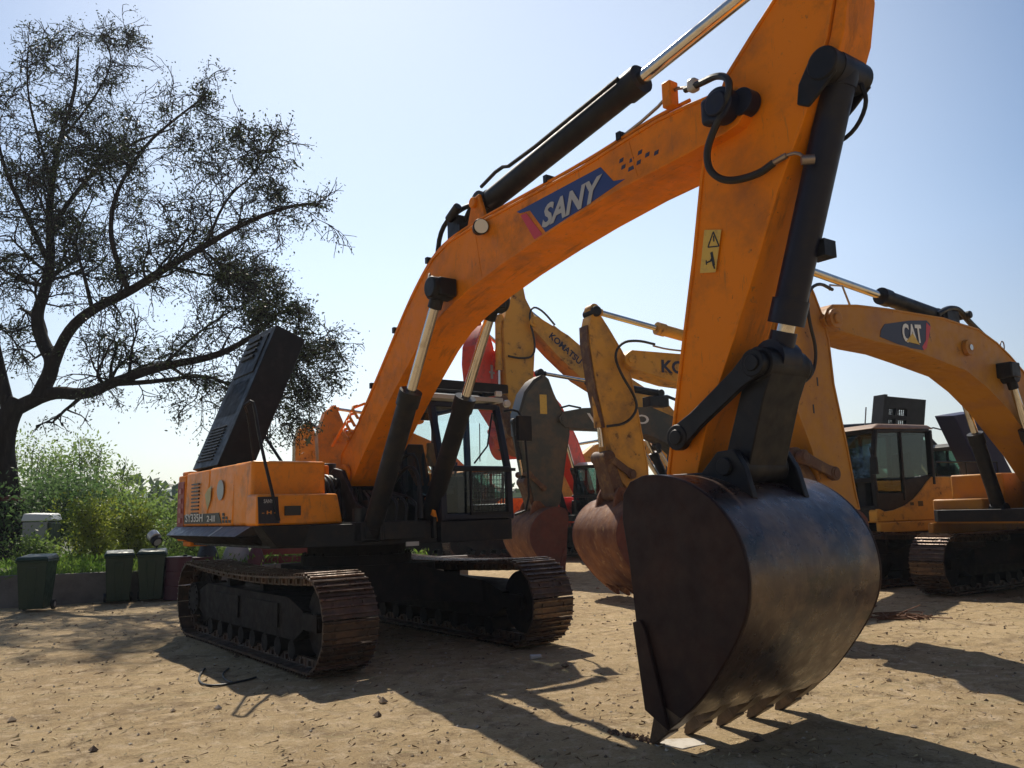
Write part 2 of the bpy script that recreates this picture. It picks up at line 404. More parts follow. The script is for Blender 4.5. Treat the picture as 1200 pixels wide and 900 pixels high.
BKT = [(5.99,1.79),(6.15,1.84),(6.46,1.79),(6.66,1.69),(6.81,1.56),(6.92,1.40),(6.975,1.22),(6.975,1.03),(6.91,.85),(6.80,.68),(6.61,.44),(6.46,.29),(6.345,.205)]
BKT = [(u-5.98, z-1.72) for u, z in BKT]       # shell outline seen from the side, relative to the arm pin
def bucket(root, pin, sc=1, rot=0, w=.765, mshell=None, mside=None, mtooth=None, flip=1):
    mshell = mshell or M['rust']; mside = mside or M['rustdark']; mtooth = mtooth or M['rust']
    cr, sr = math.cos(rot), math.sin(rot)
    def T(p): x, z = p[0]*sc, p[1]*sc; return (pin[0] + x*cr - z*sr, pin[1] + x*sr + z*cr)
    sh = [Vector(p) for p in BKT]
    for _ in range(2):
        q_ = [sh[0]]
        for i in range(len(sh)-1): q_ += [sh[i].lerp(sh[i+1], .25), sh[i].lerp(sh[i+1], .75)]
        sh = q_ + [sh[-1]]
    fine = sh
    inner = []
    for i, p in enumerate(fine):
        a, b = fine[max(i-1, 0)], fine[min(i+1, len(fine)-1)]
        d = (b-a).normalized(); n = Vector((d.y, -d.x)); inner.append(p + n*.035)
    # shell sheet with a few rows across so that the upper corners taper
    b = MB(); outer = [T(p) for p in fine]; inn = [T(p) for p in inner]; k = len(outer)
    poly = outer + inn[::-1]
    b.prism(poly, -w*sc, w*sc)
    o = b.build('bucket', mshell, root, bevel=.006, smooth=50)
    side = [T((-.08,-.02)), T((.0,.07))] + [T(p) for p in fine] + [T((.22,-1.46)), T((-.01,-.92)), T((-.05,-.5)), T((-.1,-.2))]
    for s in (-1, 1):
        c = MB(); c.prism(side, s*(w*sc), s*(w*sc+.028)); c.build('side_plate', mside, o, bevel=.008, smooth=50)
        c = MB(); c.prism([T((.06,-.90)),T((-.01,-.92)),T((.07,-1.5)),T((.28,-1.6)),T((.2,-1.3)),T((.1,-.95))], s*(w*sc+.03), s*(w*sc+.062)); c.build('side_cutter', mside, o, bevel=.006)
    c = MB(); c.prism([T((.46,-1.38)),T((.36,-1.44)),T((.24,-1.51)),T((.26,-1.555)),T((.42,-1.46))], -w*sc-.01, w*sc+.01)
    c.build('cutting_edge', mshell, o, bevel=.005)
    for k2 in range(5):
        v = (-.73 + k2*.365)*sc*w/.765; hw = .060*sc; hn = .030*sc
        c = MB()
        p = [T((.46,-1.35)),T((.27,-1.40)),T((.13,-1.54)),T((.22,-1.63)),T((.36,-1.53)),T((.49,-1.41))]
        c.prism(p, v-hw, v+hw)
        a0, a1, tp = T((.12,-1.49)), T((.25,-1.625)), T((.03,-1.73)); tp2 = T((.075,-1.737))
        c.add([(a0[0],v-hw*.8,a0[1]),(a0[0],v+hw*.8,a0[1]),(a1[0],v+hw*.8,a1[1]),(a1[0],v-hw*.8,a1[1]),
               (tp[0],v-hn,tp[1]),(tp[0],v+hn,tp[1]),(tp2[0],v+hn,tp2[1]),(tp2[0],v-hn,tp2[1])],
              [(0,3,2,1),(4,5,6,7),(0,1,5,4),(1,2,6,5),(2,3,7,6),(3,0,4,7)])
        c.build('tooth', mtooth, o, bevel=.008)
    c = MB()
    for s in (-1, 1):
        c.prism([T((-.1,.0)),T((-.08,.09)),T((.02,.12)),T((.3,.12)),T((.45,.26)),T((.6,.27)),T((.68,.14)),T((.74,-.08)),T((.4,.04)),T((.1,.06))], s*.27*sc, s*.33*sc)
    c.cyl((pin[0],-.36*sc,pin[1]),(pin[0],.36*sc,pin[1]),.07*sc)
    q = T((.52,.15)); c.cyl((q[0],-.36*sc,q[1]),(q[0],.36*sc,q[1]),.065*sc)
    c.build('hinge_bracket', mshell if mshell is M['rust'] else M['black'], o, bevel=.008)
    return q

def linkage(root, arm_pin, knuckle, ear, mtl, w=.27, t=.05, wd=.17):
    """rocker arms from the arm to the knuckle pin and one wide link from there down to the bucket ear"""
    b = MB()
    for s in (-1, 1):
        a = Vector((arm_pin[0], s*(w+t), arm_pin[1])); k = Vector((knuckle[0], s*(w+t), knuckle[1]))
        b.obox(a, k, t, wd, (0, 0, 1)) if False else b.prism(spine_poly([(a.x, a.z, wd*.55), (a.x+(k.x-a.x)*.25, a.z+(k.z-a.z)*.25, wd*.42), (a.x+(k.x-a.x)*.8, a.z+(k.z-a.z)*.8, wd*.45), (k.x, k.z, wd*.6)]), a.y-t/2, a.y+t/2)
        for p in (a, k): b.cyl(p - Vector((0, t*.7, 0)), p + Vector((0, t*.7+.0, 0)), wd*.58, n=20)
    b.cyl((knuckle[0], -w-t*2, knuckle[1]), (knuckle[0], w+t*2, knuckle[1]), .06, n=16)
    b.cyl((arm_pin[0], -w-t*2, arm_pin[1]), (arm_pin[0], w+t*2, arm_pin[1]), .06, n=16)
    b.build('rocker_link', mtl, root, bevel=.008)
    b = MB(); b.prism(spine_poly([(knuckle[0], knuckle[1], .12), (knuckle[0]+(ear[0]-knuckle[0])*.3, knuckle[1]+(ear[1]-knuckle[1])*.3, .10), (ear[0], ear[1], .11)]), -.215, .215)
    b.cyl((knuckle[0],-.23,knuckle[1]),(knuckle[0],.23,knuckle[1]),.125,n=20); b.cyl((ear[0],-.25,ear[1]),(ear[0],.25,ear[1]),.12,n=20)
    b.build('bucket_link', mtl, root, bevel=.01)

def box_beam(root, name, poly, hw, mtl, bev=.012, plate=.02):
    b = MB(); b.prism(poly, -hw+.014, hw-.014)
    P = [Vector(p) for p in poly]; n = len(P); A = sum(P[i].x*P[(i+1) % n].y - P[(i+1) % n].x*P[i].y for i in range(n)); sg = 1 if A > 0 else -1
    inn, out = [], []
    for i in range(n):
        d1 = (P[i]-P[i-1]).normalized(); d2 = (P[(i+1) % n]-P[i]).normalized(); d = (d1+d2).normalized(); nn = Vector((-d.y, d.x))*sg
        inn.append(P[i] + nn*.024); out.append(P[i] - nn*.003)
    vs = [(p.x, v, p.y) for v in (-hw, hw) for L in (out, inn) for p in L]
    fs = []
    for i in range(n):
        j = (i+1) % n; o0, i0, o1, i1 = 0, n, 2*n, 3*n
        fs += [(o0+i, o0+j, i0+j, i0+i), (o1+i, i1+i, i1+j, o1+j), (o0+i, o1+i, o1+j, o0+j), (i0+i, i0+j, i1+j, i1+i)]
    b.add(vs, fs)
    return b.build(name, mtl, root, bevel=.004, smooth=22)

# ------------------------------------------------------------------ the ground
def ground_mat():
    m = bpy.data.materials.new('dry_dirt'); m.use_nodes = True
    n, l = m.node_tree.nodes, m.node_tree.links
    b = n['Principled BSDF']; b.inputs['Roughness'].default_value = .95; b.inputs['Specular IOR Level'].default_value = .15
    tc = n.new('ShaderNodeTexCoord')
    def noise_(sc, det=8, rough=.6, dist=0, stretch=None):
        t = n.new('ShaderNodeTexNoise'); t.inputs['Scale'].default_value = sc; t.inputs['Detail'].default_value = det
        t.inputs['Roughness'].default_value = rough; t.inputs['Distortion'].default_value = dist
        v = tc.outputs['Object']
        if stretch:
            mp = n.new('ShaderNodeMapping'); mp.inputs['Scale'].default_value = stretch; mp.inputs['Rotation'].default_value = (0, 0, .5); l.new(v, mp.inputs[0]); v = mp.outputs[0]
        l.new(v, t.inputs['Vector']); return t.outputs[0]
    def ramp(x, lo, hi):
        r = n.new('ShaderNodeMapRange'); r.inputs[1].default_value = lo; r.inputs[2].default_value = hi; l.new(x, r.inputs[0]); return r.outputs[0]
    def mix(f, a, c):
        x = n.new('ShaderNodeMix'); x.data_type = 'RGBA'; l.new(f, x.inputs[0])
        if isinstance(a, tuple): x.inputs[6].default_value = (*a, 1)
        else: l.new(a, x.inputs[6])
        x.inputs[7].default_value = (*c, 1); return x.outputs[2]
    c = mix(ramp(noise_(.35, 6, .6, .6), .38, .62), (.56, .415, .235), (.43, .305, .165))
    c = mix(ramp(noise_(1.7, 8, .7, .4), .52, .68), c, (.25, .175, .10))
    c = mix(ramp(noise_(1.1, 8, .7, .8, (1, 3.2, 1)), .56, .70), c, (.36, .30, .16))
    c = mix(ramp(noise_(3.1, 9, .72, 1.2), .54, .66), c, (.24, .165, .09))
    c = mix(ramp(noise_(6, 8, .75), .50, .68), c, (.66, .51, .34))
    c = mix(ramp(noise_(38, 5, .8), .54, .70), c, (.19, .125, .07))
    c = mix(ramp(noise_(70, 4, .8), .58, .70), c, (.72, .60, .43))
    l.new(c, b.inputs['Base Color'])
    h = n.new('ShaderNodeMath'); h.operation = 'ADD'
    wv = n.new('ShaderNodeTexWave'); wv.inputs['Scale'].default_value = 1.5; wv.inputs['Distortion'].default_value = 3.5; wv.inputs['Detail'].default_value = 3
    mp = n.new('ShaderNodeMapping'); mp.inputs['Rotation'].default_value = (0, 0, .95); l.new(tc.outputs['Object'], mp.inputs[0]); l.new(mp.outputs[0], wv.inputs['Vector'])
    mk = n.new('ShaderNodeMath'); mk.operation = 'MULTIPLY'; l.new(wv.outputs['Fac'], mk.inputs[0]); l.new(ramp(noise_(.5, 3, .5), .5, .62), mk.inputs[1])
    m2 = n.new('ShaderNodeMath'); m2.operation = 'MULTIPLY'; m2.inputs[1].default_value = .5; l.new(mk.outputs[0], m2.inputs[0])
    h2 = n.new('ShaderNodeMath'); h2.operation = 'ADD'; l.new(noise_(9, 9, .75), h2.inputs[0]); l.new(m2.outputs[0], h2.inputs[1])
    l.new(h2.outputs[0], h.inputs[0]); l.new(noise_(45, 6, .8), h.inputs[1])
    bp = n.new('ShaderNodeBump'); bp.inputs['Strength'].default_value = .9; bp.inputs['Distance'].default_value = .035
    l.new(h.outputs[0], bp.inputs['Height']); l.new(bp.outputs[0], b.inputs['Normal'])
    return m
M['dirt'] = ground_mat()

def gz(x, y):                      # gentle unevenness of the yard
    f = min(1, max(0, (y-2)/3))
    rut = 0
    for (ax, ay, bx, by, w) in ((-9,7.2,9,10.2,.22),(-9,5.4,9,8.4,.22),(-6,3.2,4,5.2,.16),(-1,9.5,9,5.4,.18)):
        L = math.hypot(bx-ax, by-ay); cr = abs((x-ax)*(by-ay) - (y-ay)*(bx-ax))/L + .25*noise.noise((x*.2, y*.2, 5))
        rut -= .028*math.exp(-(cr/w)**2)*(.8 + .4*math.sin((x+y)*9)); rut += .012*math.exp(-((cr-w*1.7)/(w*.6))**2)
    return rut*.8 + (.035*noise.noise((x*.45, y*.45, 3)) + .018*noise.noise((x*1.6, y*1.6, 7)) + .008*noise.noise((x*5, y*5, 1)))
def build_ground():
    xs = [-600, -200, -80, -40, -25] + [-16 + i*.1 for i in range(0, 321)] + [25, 40, 80, 200, 600]
    ys = [-60, -20, -5] + [1 + i*.1 for i in range(0, 201)] + [22 + i*.8 for i in range(0, 20)] + [45, 60, 90, 150, 300, 640]
    v = []
    for y in ys:
        for x in xs:
            e = 1 if (-16 <= x <= 16 and 1 <= y <= 21) else 0
            v.append((x, y, gz(x, y)*e - .01))
    w = len(xs); f = [(j*w+i, j*w+i+1, (j+1)*w+i+1, (j+1)*w+i) for j in range(len(ys)-1) for i in range(w-1)]
    me = bpy.data.meshes.new('ground'); me.from_pydata(v, [], f); me.materials.append(M['dirt'])
    me.polygons.foreach_set('use_smooth', [True]*len(f))
    o = bpy.data.objects.new('ground', me); COL.objects.link(o); tag(o, kind='structure')
build_ground()

def stones():
    b = MB(); r = random.Random(3)
    for k in range(6000):
        d = 2.8 + 16*r.random()**1.6; x = (r.random()-.5)*1.5*d; y = d
        s = (.003 + .011*r.random()**3 + (.028*r.random() if r.random() < .012 else 0))*(1 + .05*d)
        z = gz(x, y) - .01 + s*.3
        p = [(x+r.uniform(.6, 1.3)*s*a, y+r.uniform(.6, 1.3)*s*c, z+r.uniform(.5, 1)*s*e) for a, c, e in ((1,0,0),(0,1,0),(-1,0,0),(0,-1,0),(0,0,1),(0,0,-1))]
        b.add(p, [(0,1,4),(1,2,4),(2,3,4),(3,0,4),(1,0,5),(2,1,5),(3,2,5),(0,3,5)], r.choice((0, 0, 1, 2)))
    o = b.build('gravel', [mat('gravel_tan', (.36,.27,.18), .9, rr=0), mat('gravel_dark', (.13,.09,.06), .9, rr=0), mat('gravel_pale', (.52,.45,.36), .9, rr=0)], smooth=0)
    tag(o, 'small loose stones and clods strewn over the dry yard', 'gravel', kind='stuff')
stones()
def straw():
    b = MB(); r = random.Random(5)
    for k in range(6500):
        d = 2.8 + 13*r.random()**1.5; x = (r.random()-.5)*1.5*d; y = d; a = r.uniform(0, PI); L = r.uniform(.008, .032)*(1+.03*d); w = r.uniform(.001, .0028)*(1+.04*d)
        z = gz(x, y) - .006; c, s = math.cos(a), math.sin(a)
        p = [(x-c*L+s*w, y-s*L-c*w, z), (x-c*L-s*w, y-s*L+c*w, z), (x+c*L-s*w, y+s*L+c*w, z+r.uniform(0,.02)), (x+c*L+s*w, y+s*L-c*w, z+.004)]
        b.add(p, [(0,1,2,3)], r.choice((0, 1)))
    o = b.build('dry_straw', [mat('straw_pale', (.50,.41,.24), .9, rr=0), mat('straw_brown', (.16,.10,.05), .9, rr=0)], smooth=0)
    tag(o, 'dry straw and twigs scattered thinly over the dirt', 'straw', kind='stuff')
straw()

# ------------------------------------------------------------------ the orange excavator in front
def main_machine():
    th = .643
    root = thing('crawler_excavator', 'large orange excavator in front, hood raised, dark bucket teeth on the dirt', 'excavator', (-2.12, 11.36, 0), th - PI/2)
    undercarriage(root)
    OR, OS, BK, NV = M['orange'], M['orange_side'], M['black'], M['navy']
    # deck
    b = MB()
    b.plan([(-2.55,-1.45),(.7,-1.45),(.95,-1.0),(1.15,-.6),(1.35,.42),(1.45,.42),(1.45,1.5),(-2.55,1.5)], 1.24, 1.5)
    b.build('deck', BK, root, bevel=.01)
    # skirt along the right side: sloping blue grey fender
    b = MB()
    b.hexa([(-2.64,-1.45,1.27),(.42,-1.45,1.27),(.42,-1.3,1.27),(-2.64,-1.3,1.27),(-2.55,-1.765,1.385),(.42,-1.765,1.385),(.42,-1.30,1.385),(-2.55,-1.30,1.385)]); b.build('fender_skirt', M['under'], root, bevel=.005)
    b = MB(); b.hexa([(-2.57,-1.77,1.388),(.40,-1.77,1.388),(.40,-1.4,1.388),(-2.57,-1.4,1.388),(-2.64,-1.62,1.505),(.55,-1.62,1.505),(.55,-1.4,1.505),(-2.64,-1.4,1.505)])
    b.build('side_fender', M['fender'], root, bevel=.006)
    b = MB(); b.hexa([(-.60,-1.775,1.389),(-.54,-1.775,1.389),(-.54,-1.768,1.389),(-.60,-1.768,1.389),(-.52,-1.628,1.503),(-.46,-1.628,1.503),(-.46,-1.618,1.503),(-.52,-1.618,1.503)]); b.build('fender_joint', M['greytxt'], root)
    b = MB(); b.hexa([(.66,-1.5,1.27),(.9,-1.45,1.27),(.86,-.62,1.27),(.62,-.62,1.27),(.70,-1.68,1.505),(.95,-1.66,1.505),(.9,-.62,1.505),(.70,-.62,1.505)])
    b.build('step', BK, root, bevel=.008)
    # side body with panel seams
    b = MB()
    def rbox(u0, u1, v0, v1, z0, z1):  # slightly crowned top
        b.hexa([(u0,v0,z0),(u1,v0,z0),(u1,v1,z0),(u0,v1,z0),(u0,v0+.03,z1),(u1,v0+.03,z1),(u1,v1,z1),(u0,v1,z1)])
    rbox(-2.30,-1.235,-1.60,-.30,1.51,2.27); rbox(-1.22,-.205,-1.60,-.30,1.51,2.28)
    o = b.build('side_panel', OS, root, bevel=.03)
    b = MB()
    for k in range(9): b.box((-1.95,-1.606,1.68+k*.05),(-1.62,-1.588,1.70+k*.05))
    b.build('louvre', M['dblack'], o)
    b = MB(); b.box((-.19,-1.60,1.51),(.47,-.66,2.28)); tank = b.build('fuel_tank', OS, root, bevel=.035)
    b = MB(); b.hexa([(.475,-1.68,1.51),(.86,-1.68,1.51),(.86,-.60,1.51),(.475,-.60,1.51),(.475,-1.66,1.88),(.78,-1.64,1.87),(.78,-.64,1.87),(.475,-.62,1.88)])
    tb = b.build('tool_box', OS, root, bevel=.03)
    b = MB(); b.box((.835,-1.34,1.62),(.85,-1.14,1.73)); b.build('latch', M['dblack'], tb, bevel=.005)
    b = MB(); b.hexa([(.868,-1.655,1.535),(.872,-1.655,1.535),(.872,-1.405,1.535),(.868,-1.405,1.535),(.798,-1.645,1.84),(.802,-1.645,1.84),(.802,-1.405,1.84),(.798,-1.405,1.84)]); b.build('black_label', M['dblack'], tb)
    lettering('SANY', tb, (.812,-1.525,1.79), .11, .045, 0, 0, M['greytxt'], off=.006, bold=.02)
    lettering('- H -', tb, (.842,-1.525,1.66), .17, .04, 0, 0, M['dorange'], off=.006, bold=.03)
    # counterweight, rounded in plan
    pl = [(-2.31,-1.58),(-2.6,-1.60),(-2.85,-1.50),(-3.08,-1.2),(-3.22,-.7),(-3.28,0),(-3.22,.7),(-3.08,1.2),(-2.85,1.5),(-2.6,1.6),(-2.31,1.58)]
    b = MB(); b.plan(pl, 1.30, 2.24); b.plan([(u*.985-.03, v*.97) for u, v in pl], 2.24, 2.30); b.plan([(u*.97-.06, v*.95) for u, v in pl], 1.22, 1.30)
    cw = b.build('counterweight', OR, root, bevel=.02)
    b = MB(); b.hexa([(-2.62,-1.607,1.35),(-2.36,-1.592,1.35),(-2.36,-1.588,1.35),(-2.62,-1.602,1.35),(-2.62,-1.607,2.15),(-2.36,-1.592,2.15),(-2.36,-1.588,2.15),(-2.62,-1.602,2.15)])
    rs = b.build('reflective_strip', mat('faded_red_strip', (.30,.05,.04), .5), cw)
    b = MB()
    for k in range(5): b.box((-2.54,-1.613,1.42+k*.14),(-2.44,-1.6,1.49+k*.14))
    b.build('reflector_mark', mat('faded_pink', (.5,.2,.2), .5), rs)
    # left side body behind the cab and the engine bay
    b = MB(); b.box((-2.30,.35,1.51),(-.55,1.58,2.20)); b.build('side_panel', OS, root, bevel=.03)
    b = MB(); b.box((-2.28,-.3,1.5),(-.4,.35,2.1)); b.cyl((-1.8,-.9,2.1),(-1.8,-.9,2.45),.07); b.box((-1.5,-.9,2.2),(-.7,-.35,2.36)); b.cyl((-1.2,.1,2.1),(-1.2,.1,2.36),.14); b.box((-.5,-.62,1.5),(.1,.4,2.05)); b.build('engine', BK, root, bevel=.01)
    # markings on the right side
    b = MB(); b.prism([(-2.27,1.545),(-.60,1.545),(-.72,1.68),(-2.27,1.67)], -1.601, -1.605)
    for k in range(3):
        for j in range(3-k): b.prism([(-.57+k*.12+j*.0,1.55+j*.045),(-.49+k*.12,1.55+j*.045),(-.51+k*.12,1.585+j*.045),(-.59+k*.12,1.585+j*.045)], -1.601, -1.605)
    st = b.build('model_stripe', M['dblack'], root)
    lettering('SY335H', st, (-1.78,-1.605,1.625), .80, .11, 0, -1, M['white'], off=.003, bold=.01)
    lettering('2-III', st, (-1.02,-1.605,1.61), .34, .08, 0, -1, M['white'], off=.003, bold=.01)
    b = MB(); b.cyl((-.68,-1.60,1.97),(-.68,-1.606,1.97),.13,n=24); b.build('round_sticker', mat('sticker_grey_blue', (.35,.42,.45), .4), root)
    b = MB(); b.prism([(-1.32,1.93),(-1.2,2.0),(-1.06,2.04),(-1.08,1.86),(-1.2,1.72)], -1.601, -1.605); b.build('shield_sticker', mat('sticker_yellow_green', (.42,.38,.15), .4), root)
    # raised engine hood: ribbed black cover standing on its edge
    P = lambda s, w, t: Vector((w, -1.52 + .367*s + .93*t, 2.30 + .93*s - .367*t))      # s up the cover, w along u, t thickness
    b = MB()
    def hb(s0, s1, w0, w1, t0, t1, e=.0):
        b.hexa([P(s0,w0,t0),P(s0,w1,t0),P(s0,w1,t1),P(s0,w0,t1),P(s1,w0,t0),P(s1,w1,t0),P(s1,w1,t1),P(s1,w0,t1)])
    hb(.02, 2.2, -2.25, -1.12, .0, .47)
    hb(.80, 1.38, -2.12, -1.28, .0, .03); hb(1.46, 2.1, -2.12, -1.28, -.02, .03); hb(.08, .72, -2.12, -1.28, .01, .03)
    hd = b.build('engine_hood', M['plastic'], root, bevel=.06)
    b = MB()
    for k in range(11):
        s = .12 + k*.05; b.hexa([P(s,-2.1,-.02),P(s,-1.45,-.02),P(s,-1.45,.01),P(s,-2.1,.01),P(s+.022,-2.1,-.02),P(s+.022,-1.45,-.02),P(s+.022,-1.45,.01),P(s+.022,-2.1,.01)])
    for k in range(4):
        s = 1.72 + k*.1; b.hexa([P(s,-2.0,-.05),P(s,-1.5,-.05),P(s,-1.5,-.02),P(s,-2.0,-.02),P(s+.05,-2.0,-.05),P(s+.05,-1.5,-.05),P(s+.05,-1.5,-.02),P(s+.05,-2.0,-.02)])
    b.build('vent_rib', M['plastic'], hd, bevel=.005)
    b = MB(); b.tube([(-1.2,-.92,2.86),(-.95,-.62,2.28)], .022); b.build('hood_stay', BK, hd)
    # handrail
    b = MB(); b.tube([(.50,-1.72,2.93),(.60,-1.66,2.99),(.62,-1.63,2.86),(.66,-1.58,2.5),(.88,-1.42,1.56)], .019, smooth=1)
    b.tube([(.50,-1.72,2.93),(.3,-1.6,2.85),(.25,-1.5,2.28)], .017, smooth=1); b.build('handrail', BK, root)
    # machinery between tank and cab: swing motor, valve block, hoses, boom bracket
    b = MB()
    for s in (-1, 1): b.prism([(-.15,1.5),(-.1,2.1),(.1,2.22),(.35,2.18),(.75,1.75),(1.4,1.55),(1.4,1.3),(-.15,1.3)], s*.34, s*.39)
    b.box((.5,-.6,1.3),(1.32,.42,1.52)); b.cyl((.25,-.45,2.0),(.25,.45,2.0),.08)
    b.build('boom_bracket', BK, root, bevel=.01)
    b = MB()
    r = random.Random(4)
    for k in range(9):
        v = -.62 + k*.06; b.tube([(-.3,v,2.0),(.1,v+.02,2.15+.05*r.random()),(.35,v+.03,1.9),(.5,v-.05,1.55)], .022, smooth=2)
    b.tube([(.5,.2,1.9),(.9,.28,2.25),(1.25,.25,2.05),(1.35,.2,1.55)], .024, smooth=2)
    b.tube([(.4,.1,1.9),(.75,.38,2.45),(1.05,.36,2.2),(1.1,.3,1.55)], .022, smooth=2)
    for k in range(6): b.tube([(.9+.08*k,-.35+.1*k,1.5),(1.0+.05*k,-.3+.1*k,1.78),(.6,-.2+.06*k,1.9)], .018, smooth=2)
    b.box((.55,-.3,1.5),(.95,.2,1.78)); b.cyl((1.0,-.45,1.5),(1.0,-.45,1.68),.09)
    b.build('hydraulic_hoses', M['hose'], root)
    b = MB()
    for k in range(5): b.cyl((.98+.02*k,-.3+.11*k,1.72),(1.02+.02*k,-.3+.11*k,1.80),.022, n=8)
    b.build('hose_fitting', M['chrome'], root)
    b = MB(); b.hexa([(1.15,.36,1.5),(1.40,.36,1.5),(1.40,.41,1.5),(1.15,.41,1.5),(1.15,.36,1.8),(1.3,.36,1.76),(1.3,.41,1.76),(1.15,.41,1.8)]); b.build('cab_side_cover', OS, root, bevel=.01)
    b = MB(); b.box((1.40,-.05,1.22),(1.42,.12,1.27)); b.build('number_plate', M['greytxt'], root)
    # cab
    cb = MB()
    def post(a, c, w=.07, h=.09): cb.obox(a, c, w, h, (0, 1, 0))
    V0, V1 = .47, 1.49
    for v in (V0, V1):
        post((1.42,v,1.50),(1.40,v,2.15)); post((1.40,v,2.13),(1.16,v,3.0)); post((1.18,v,2.98),(.75,v,3.1)); post((.75,v,3.1),(-.42,v,3.08))
        post((-.42,v,3.08),(-.46,v,1.5)); post((.42,v,3.08),(.46,v,1.9),.06,.09); post((-.46,v,1.9),(.46,v,1.92),.06,.1)
        cb.box((-.46,v-.03,1.5),(.46,v+.03,1.92)); cb.box((.46,v-.03,1.5),(1.42,v+.03,1.70))
    for z, u in ((1.55,1.42),(2.15,1.41),(2.99,1.17)): cb.box((u-.03,V0,z-.035),(u+.04,V1,z+.035))
    cb.box((-.46,V0,1.5),(1.4,V1,1.56)); cb.box((-.49,V0,1.5),(-.43,V1,2.05)); cb.box((-.49,V0,2.98),(-.43,V1,3.1))
    cab = cb.build('cab', NV, root, bevel=.012)
    b = MB(); b.hexa([(-.52,.42,3.09),(1.05,.42,3.09),(1.05,1.54,3.09),(-.52,1.54,3.09),(-.45,.48,3.18),(.8,.48,3.2),(.8,1.48,3.2),(-.45,1.48,3.18)]); b.build('roof', M['black'], cab, bevel=.03)
    b = MB(); b.box((1.02,.40,3.06),(1.22,1.58,3.12)); b.build('rain_strip', M['greytxt'], cab, bevel=.008)
    # top guard with mesh front
    b = MB()
    for v in (.44, 1.62): b.obox((1.25,v,3.24),(-.4,v,3.26),.05,.10)
    b.obox((1.25,.44,3.24),(1.25,1.62,3.24),.05,.12); b.obox((-.4,.44,3.26),(-.4,1.62,3.26),.05,.10)
    for k in range(8): b.obox((1.25-.2*k,.44,3.24),(1.25-.2*k,1.6,3.25),.03,.03)
    for v in (.5,1.5): b.obox((.9,v,3.1),(.9,v,3.24),.05,.05)
    b.build('roof_guard', BK, cab)
    b = MB()
    for k in range(14): b.tube([(-.05+.055*k,.36,3.2),(.0+.055*k,.36,3.40)], .009, n=5)
    for k in range(5): b.tube([(-.05,.36,3.21+.045*k),(.72,.36,3.21+.045*k)], .007, n=5)
    b.tube([(-.1,.36,3.15),(-.1,.36,3.42),(.75,.36,3.42),(.75,.36,3.15)], .015, smooth=1)
    b.build('roof_grille', M['steel'], cab)
    b = MB(); b.box((1.26,1.40,3.13),(1.31,1.50,3.20)); b.cyl((1.24,1.60,3.04),(1.30,1.60,3.04),.05); b.build('work_lamp', M['lamp'], cab, bevel=.01)
    b = MB()
    b.hexa([(1.385,.52,2.18),(1.39,.52,2.18),(1.39,1.44,2.18),(1.385,1.44,2.18),(1.165,.52,2.95),(1.17,.52,2.95),(1.17,1.44,2.95),(1.165,1.44,2.95)])
    b.box((1.41,.52,1.60),(1.415,1.44,2.12)); b.build('windscreen', M['glass'], cab)
    for v in (V0, V1):
        b = MB(); b.prism([(.50,1.95),(1.38,1.75),(1.36,2.15),(1.14,2.95),(.75,3.03),(.47,3.03)], v-.002, v+.002); b.build('side_window', M['glass'], cab)
        b = MB(); b.prism([(-.42,1.95),(.42,1.95),(.38,3.03),(-.38,3.03)], v-.002, v+.002); b.build('side_window', M['glass'], cab)
    b = MB(); b.box((-.462,.53,2.08),(-.458,1.43,2.96)); b.build('rear_window', M['glass'], cab)
    b = MB(); b.tube([(1.42,.95,2.22),(1.36,1.2,2.45),(1.26,1.36,2.9)], .012); b.obox((1.40,1.05,2.25),(1.25,1.16,2.75),.012,.03); b.build('wiper', M['hose'], cab)
    # lower screen guard
    b = MB()
    for k in range(12): b.tube([(1.47,.86+.05*k,1.60),(1.47,.86+.05*k,2.12)], .0045, n=4)
    for k in range(10): b.tube([(1.472,.84,1.62+.055*k),(1.472,1.45,1.62+.055*k)], .0045, n=4)
    b.obox((1.48,.45,2.14),(1.48,1.55,2.14),.03,.04); b.obox((1.48,.84,1.58),(1.48,1.46,1.58),.025,.03); b.obox((1.48,.85,1.58),(1.48,.85,2.14),.02,.025)
    b.build('screen_guard', BK, cab)
    b = MB(); b.box((-.1,.75,1.85),(.45,1.25,1.98)); b.hexa([(-.2,.77,1.9),(-.08,.77,1.9),(-.08,1.23,1.9),(-.2,1.23,1.9),(-.38,.8,2.6),(-.28,.8,2.6),(-.28,1.2,2.6),(-.38,1.2,2.6)]); b.box((-.1,.58,1.55),(.5,.72,2.1)); b.box((-.1,1.28,1.55),(.5,1.4,2.1))
    b.tube([(.35,.66,2.1),(.4,.66,2.3)], .018); b.tube([(.35,1.34,2.1),(.4,1.34,2.3)], .018); b.build('seat', M['seat'], cab, bevel=.03)
    b = MB(); b.box((.98,.50,2.2),(1.04,.64,2.5)); b.hexa([(-.3,.5,2.1),(.35,.5,2.2),(.35,.54,2.2),(-.3,.54,2.1),(-.3,.5,2.6),(.1,.5,2.75),(.1,.54,2.75),(-.3,.54,2.6)]); b.build('interior_trim', M['tan'], cab, bevel=.01)
    # mirror and grab rail on the outer front corner
    b = MB(); b.tube([(1.30,1.52,2.93),(1.40,1.66,2.95),(1.45,1.72,2.84),(1.52,1.73,2.3),(1.55,1.72,1.62),(1.45,1.55,1.55)], .017, smooth=1)
    b.box((1.43,1.62,2.52),(1.50,1.84,2.86)); mr = b.build('mirror', BK, cab, bevel=.012)
    b = MB(); b.box((1.424,1.64,2.54),(1.428,1.82,2.84)); b.build('mirror_glass', M['mirror'], mr)
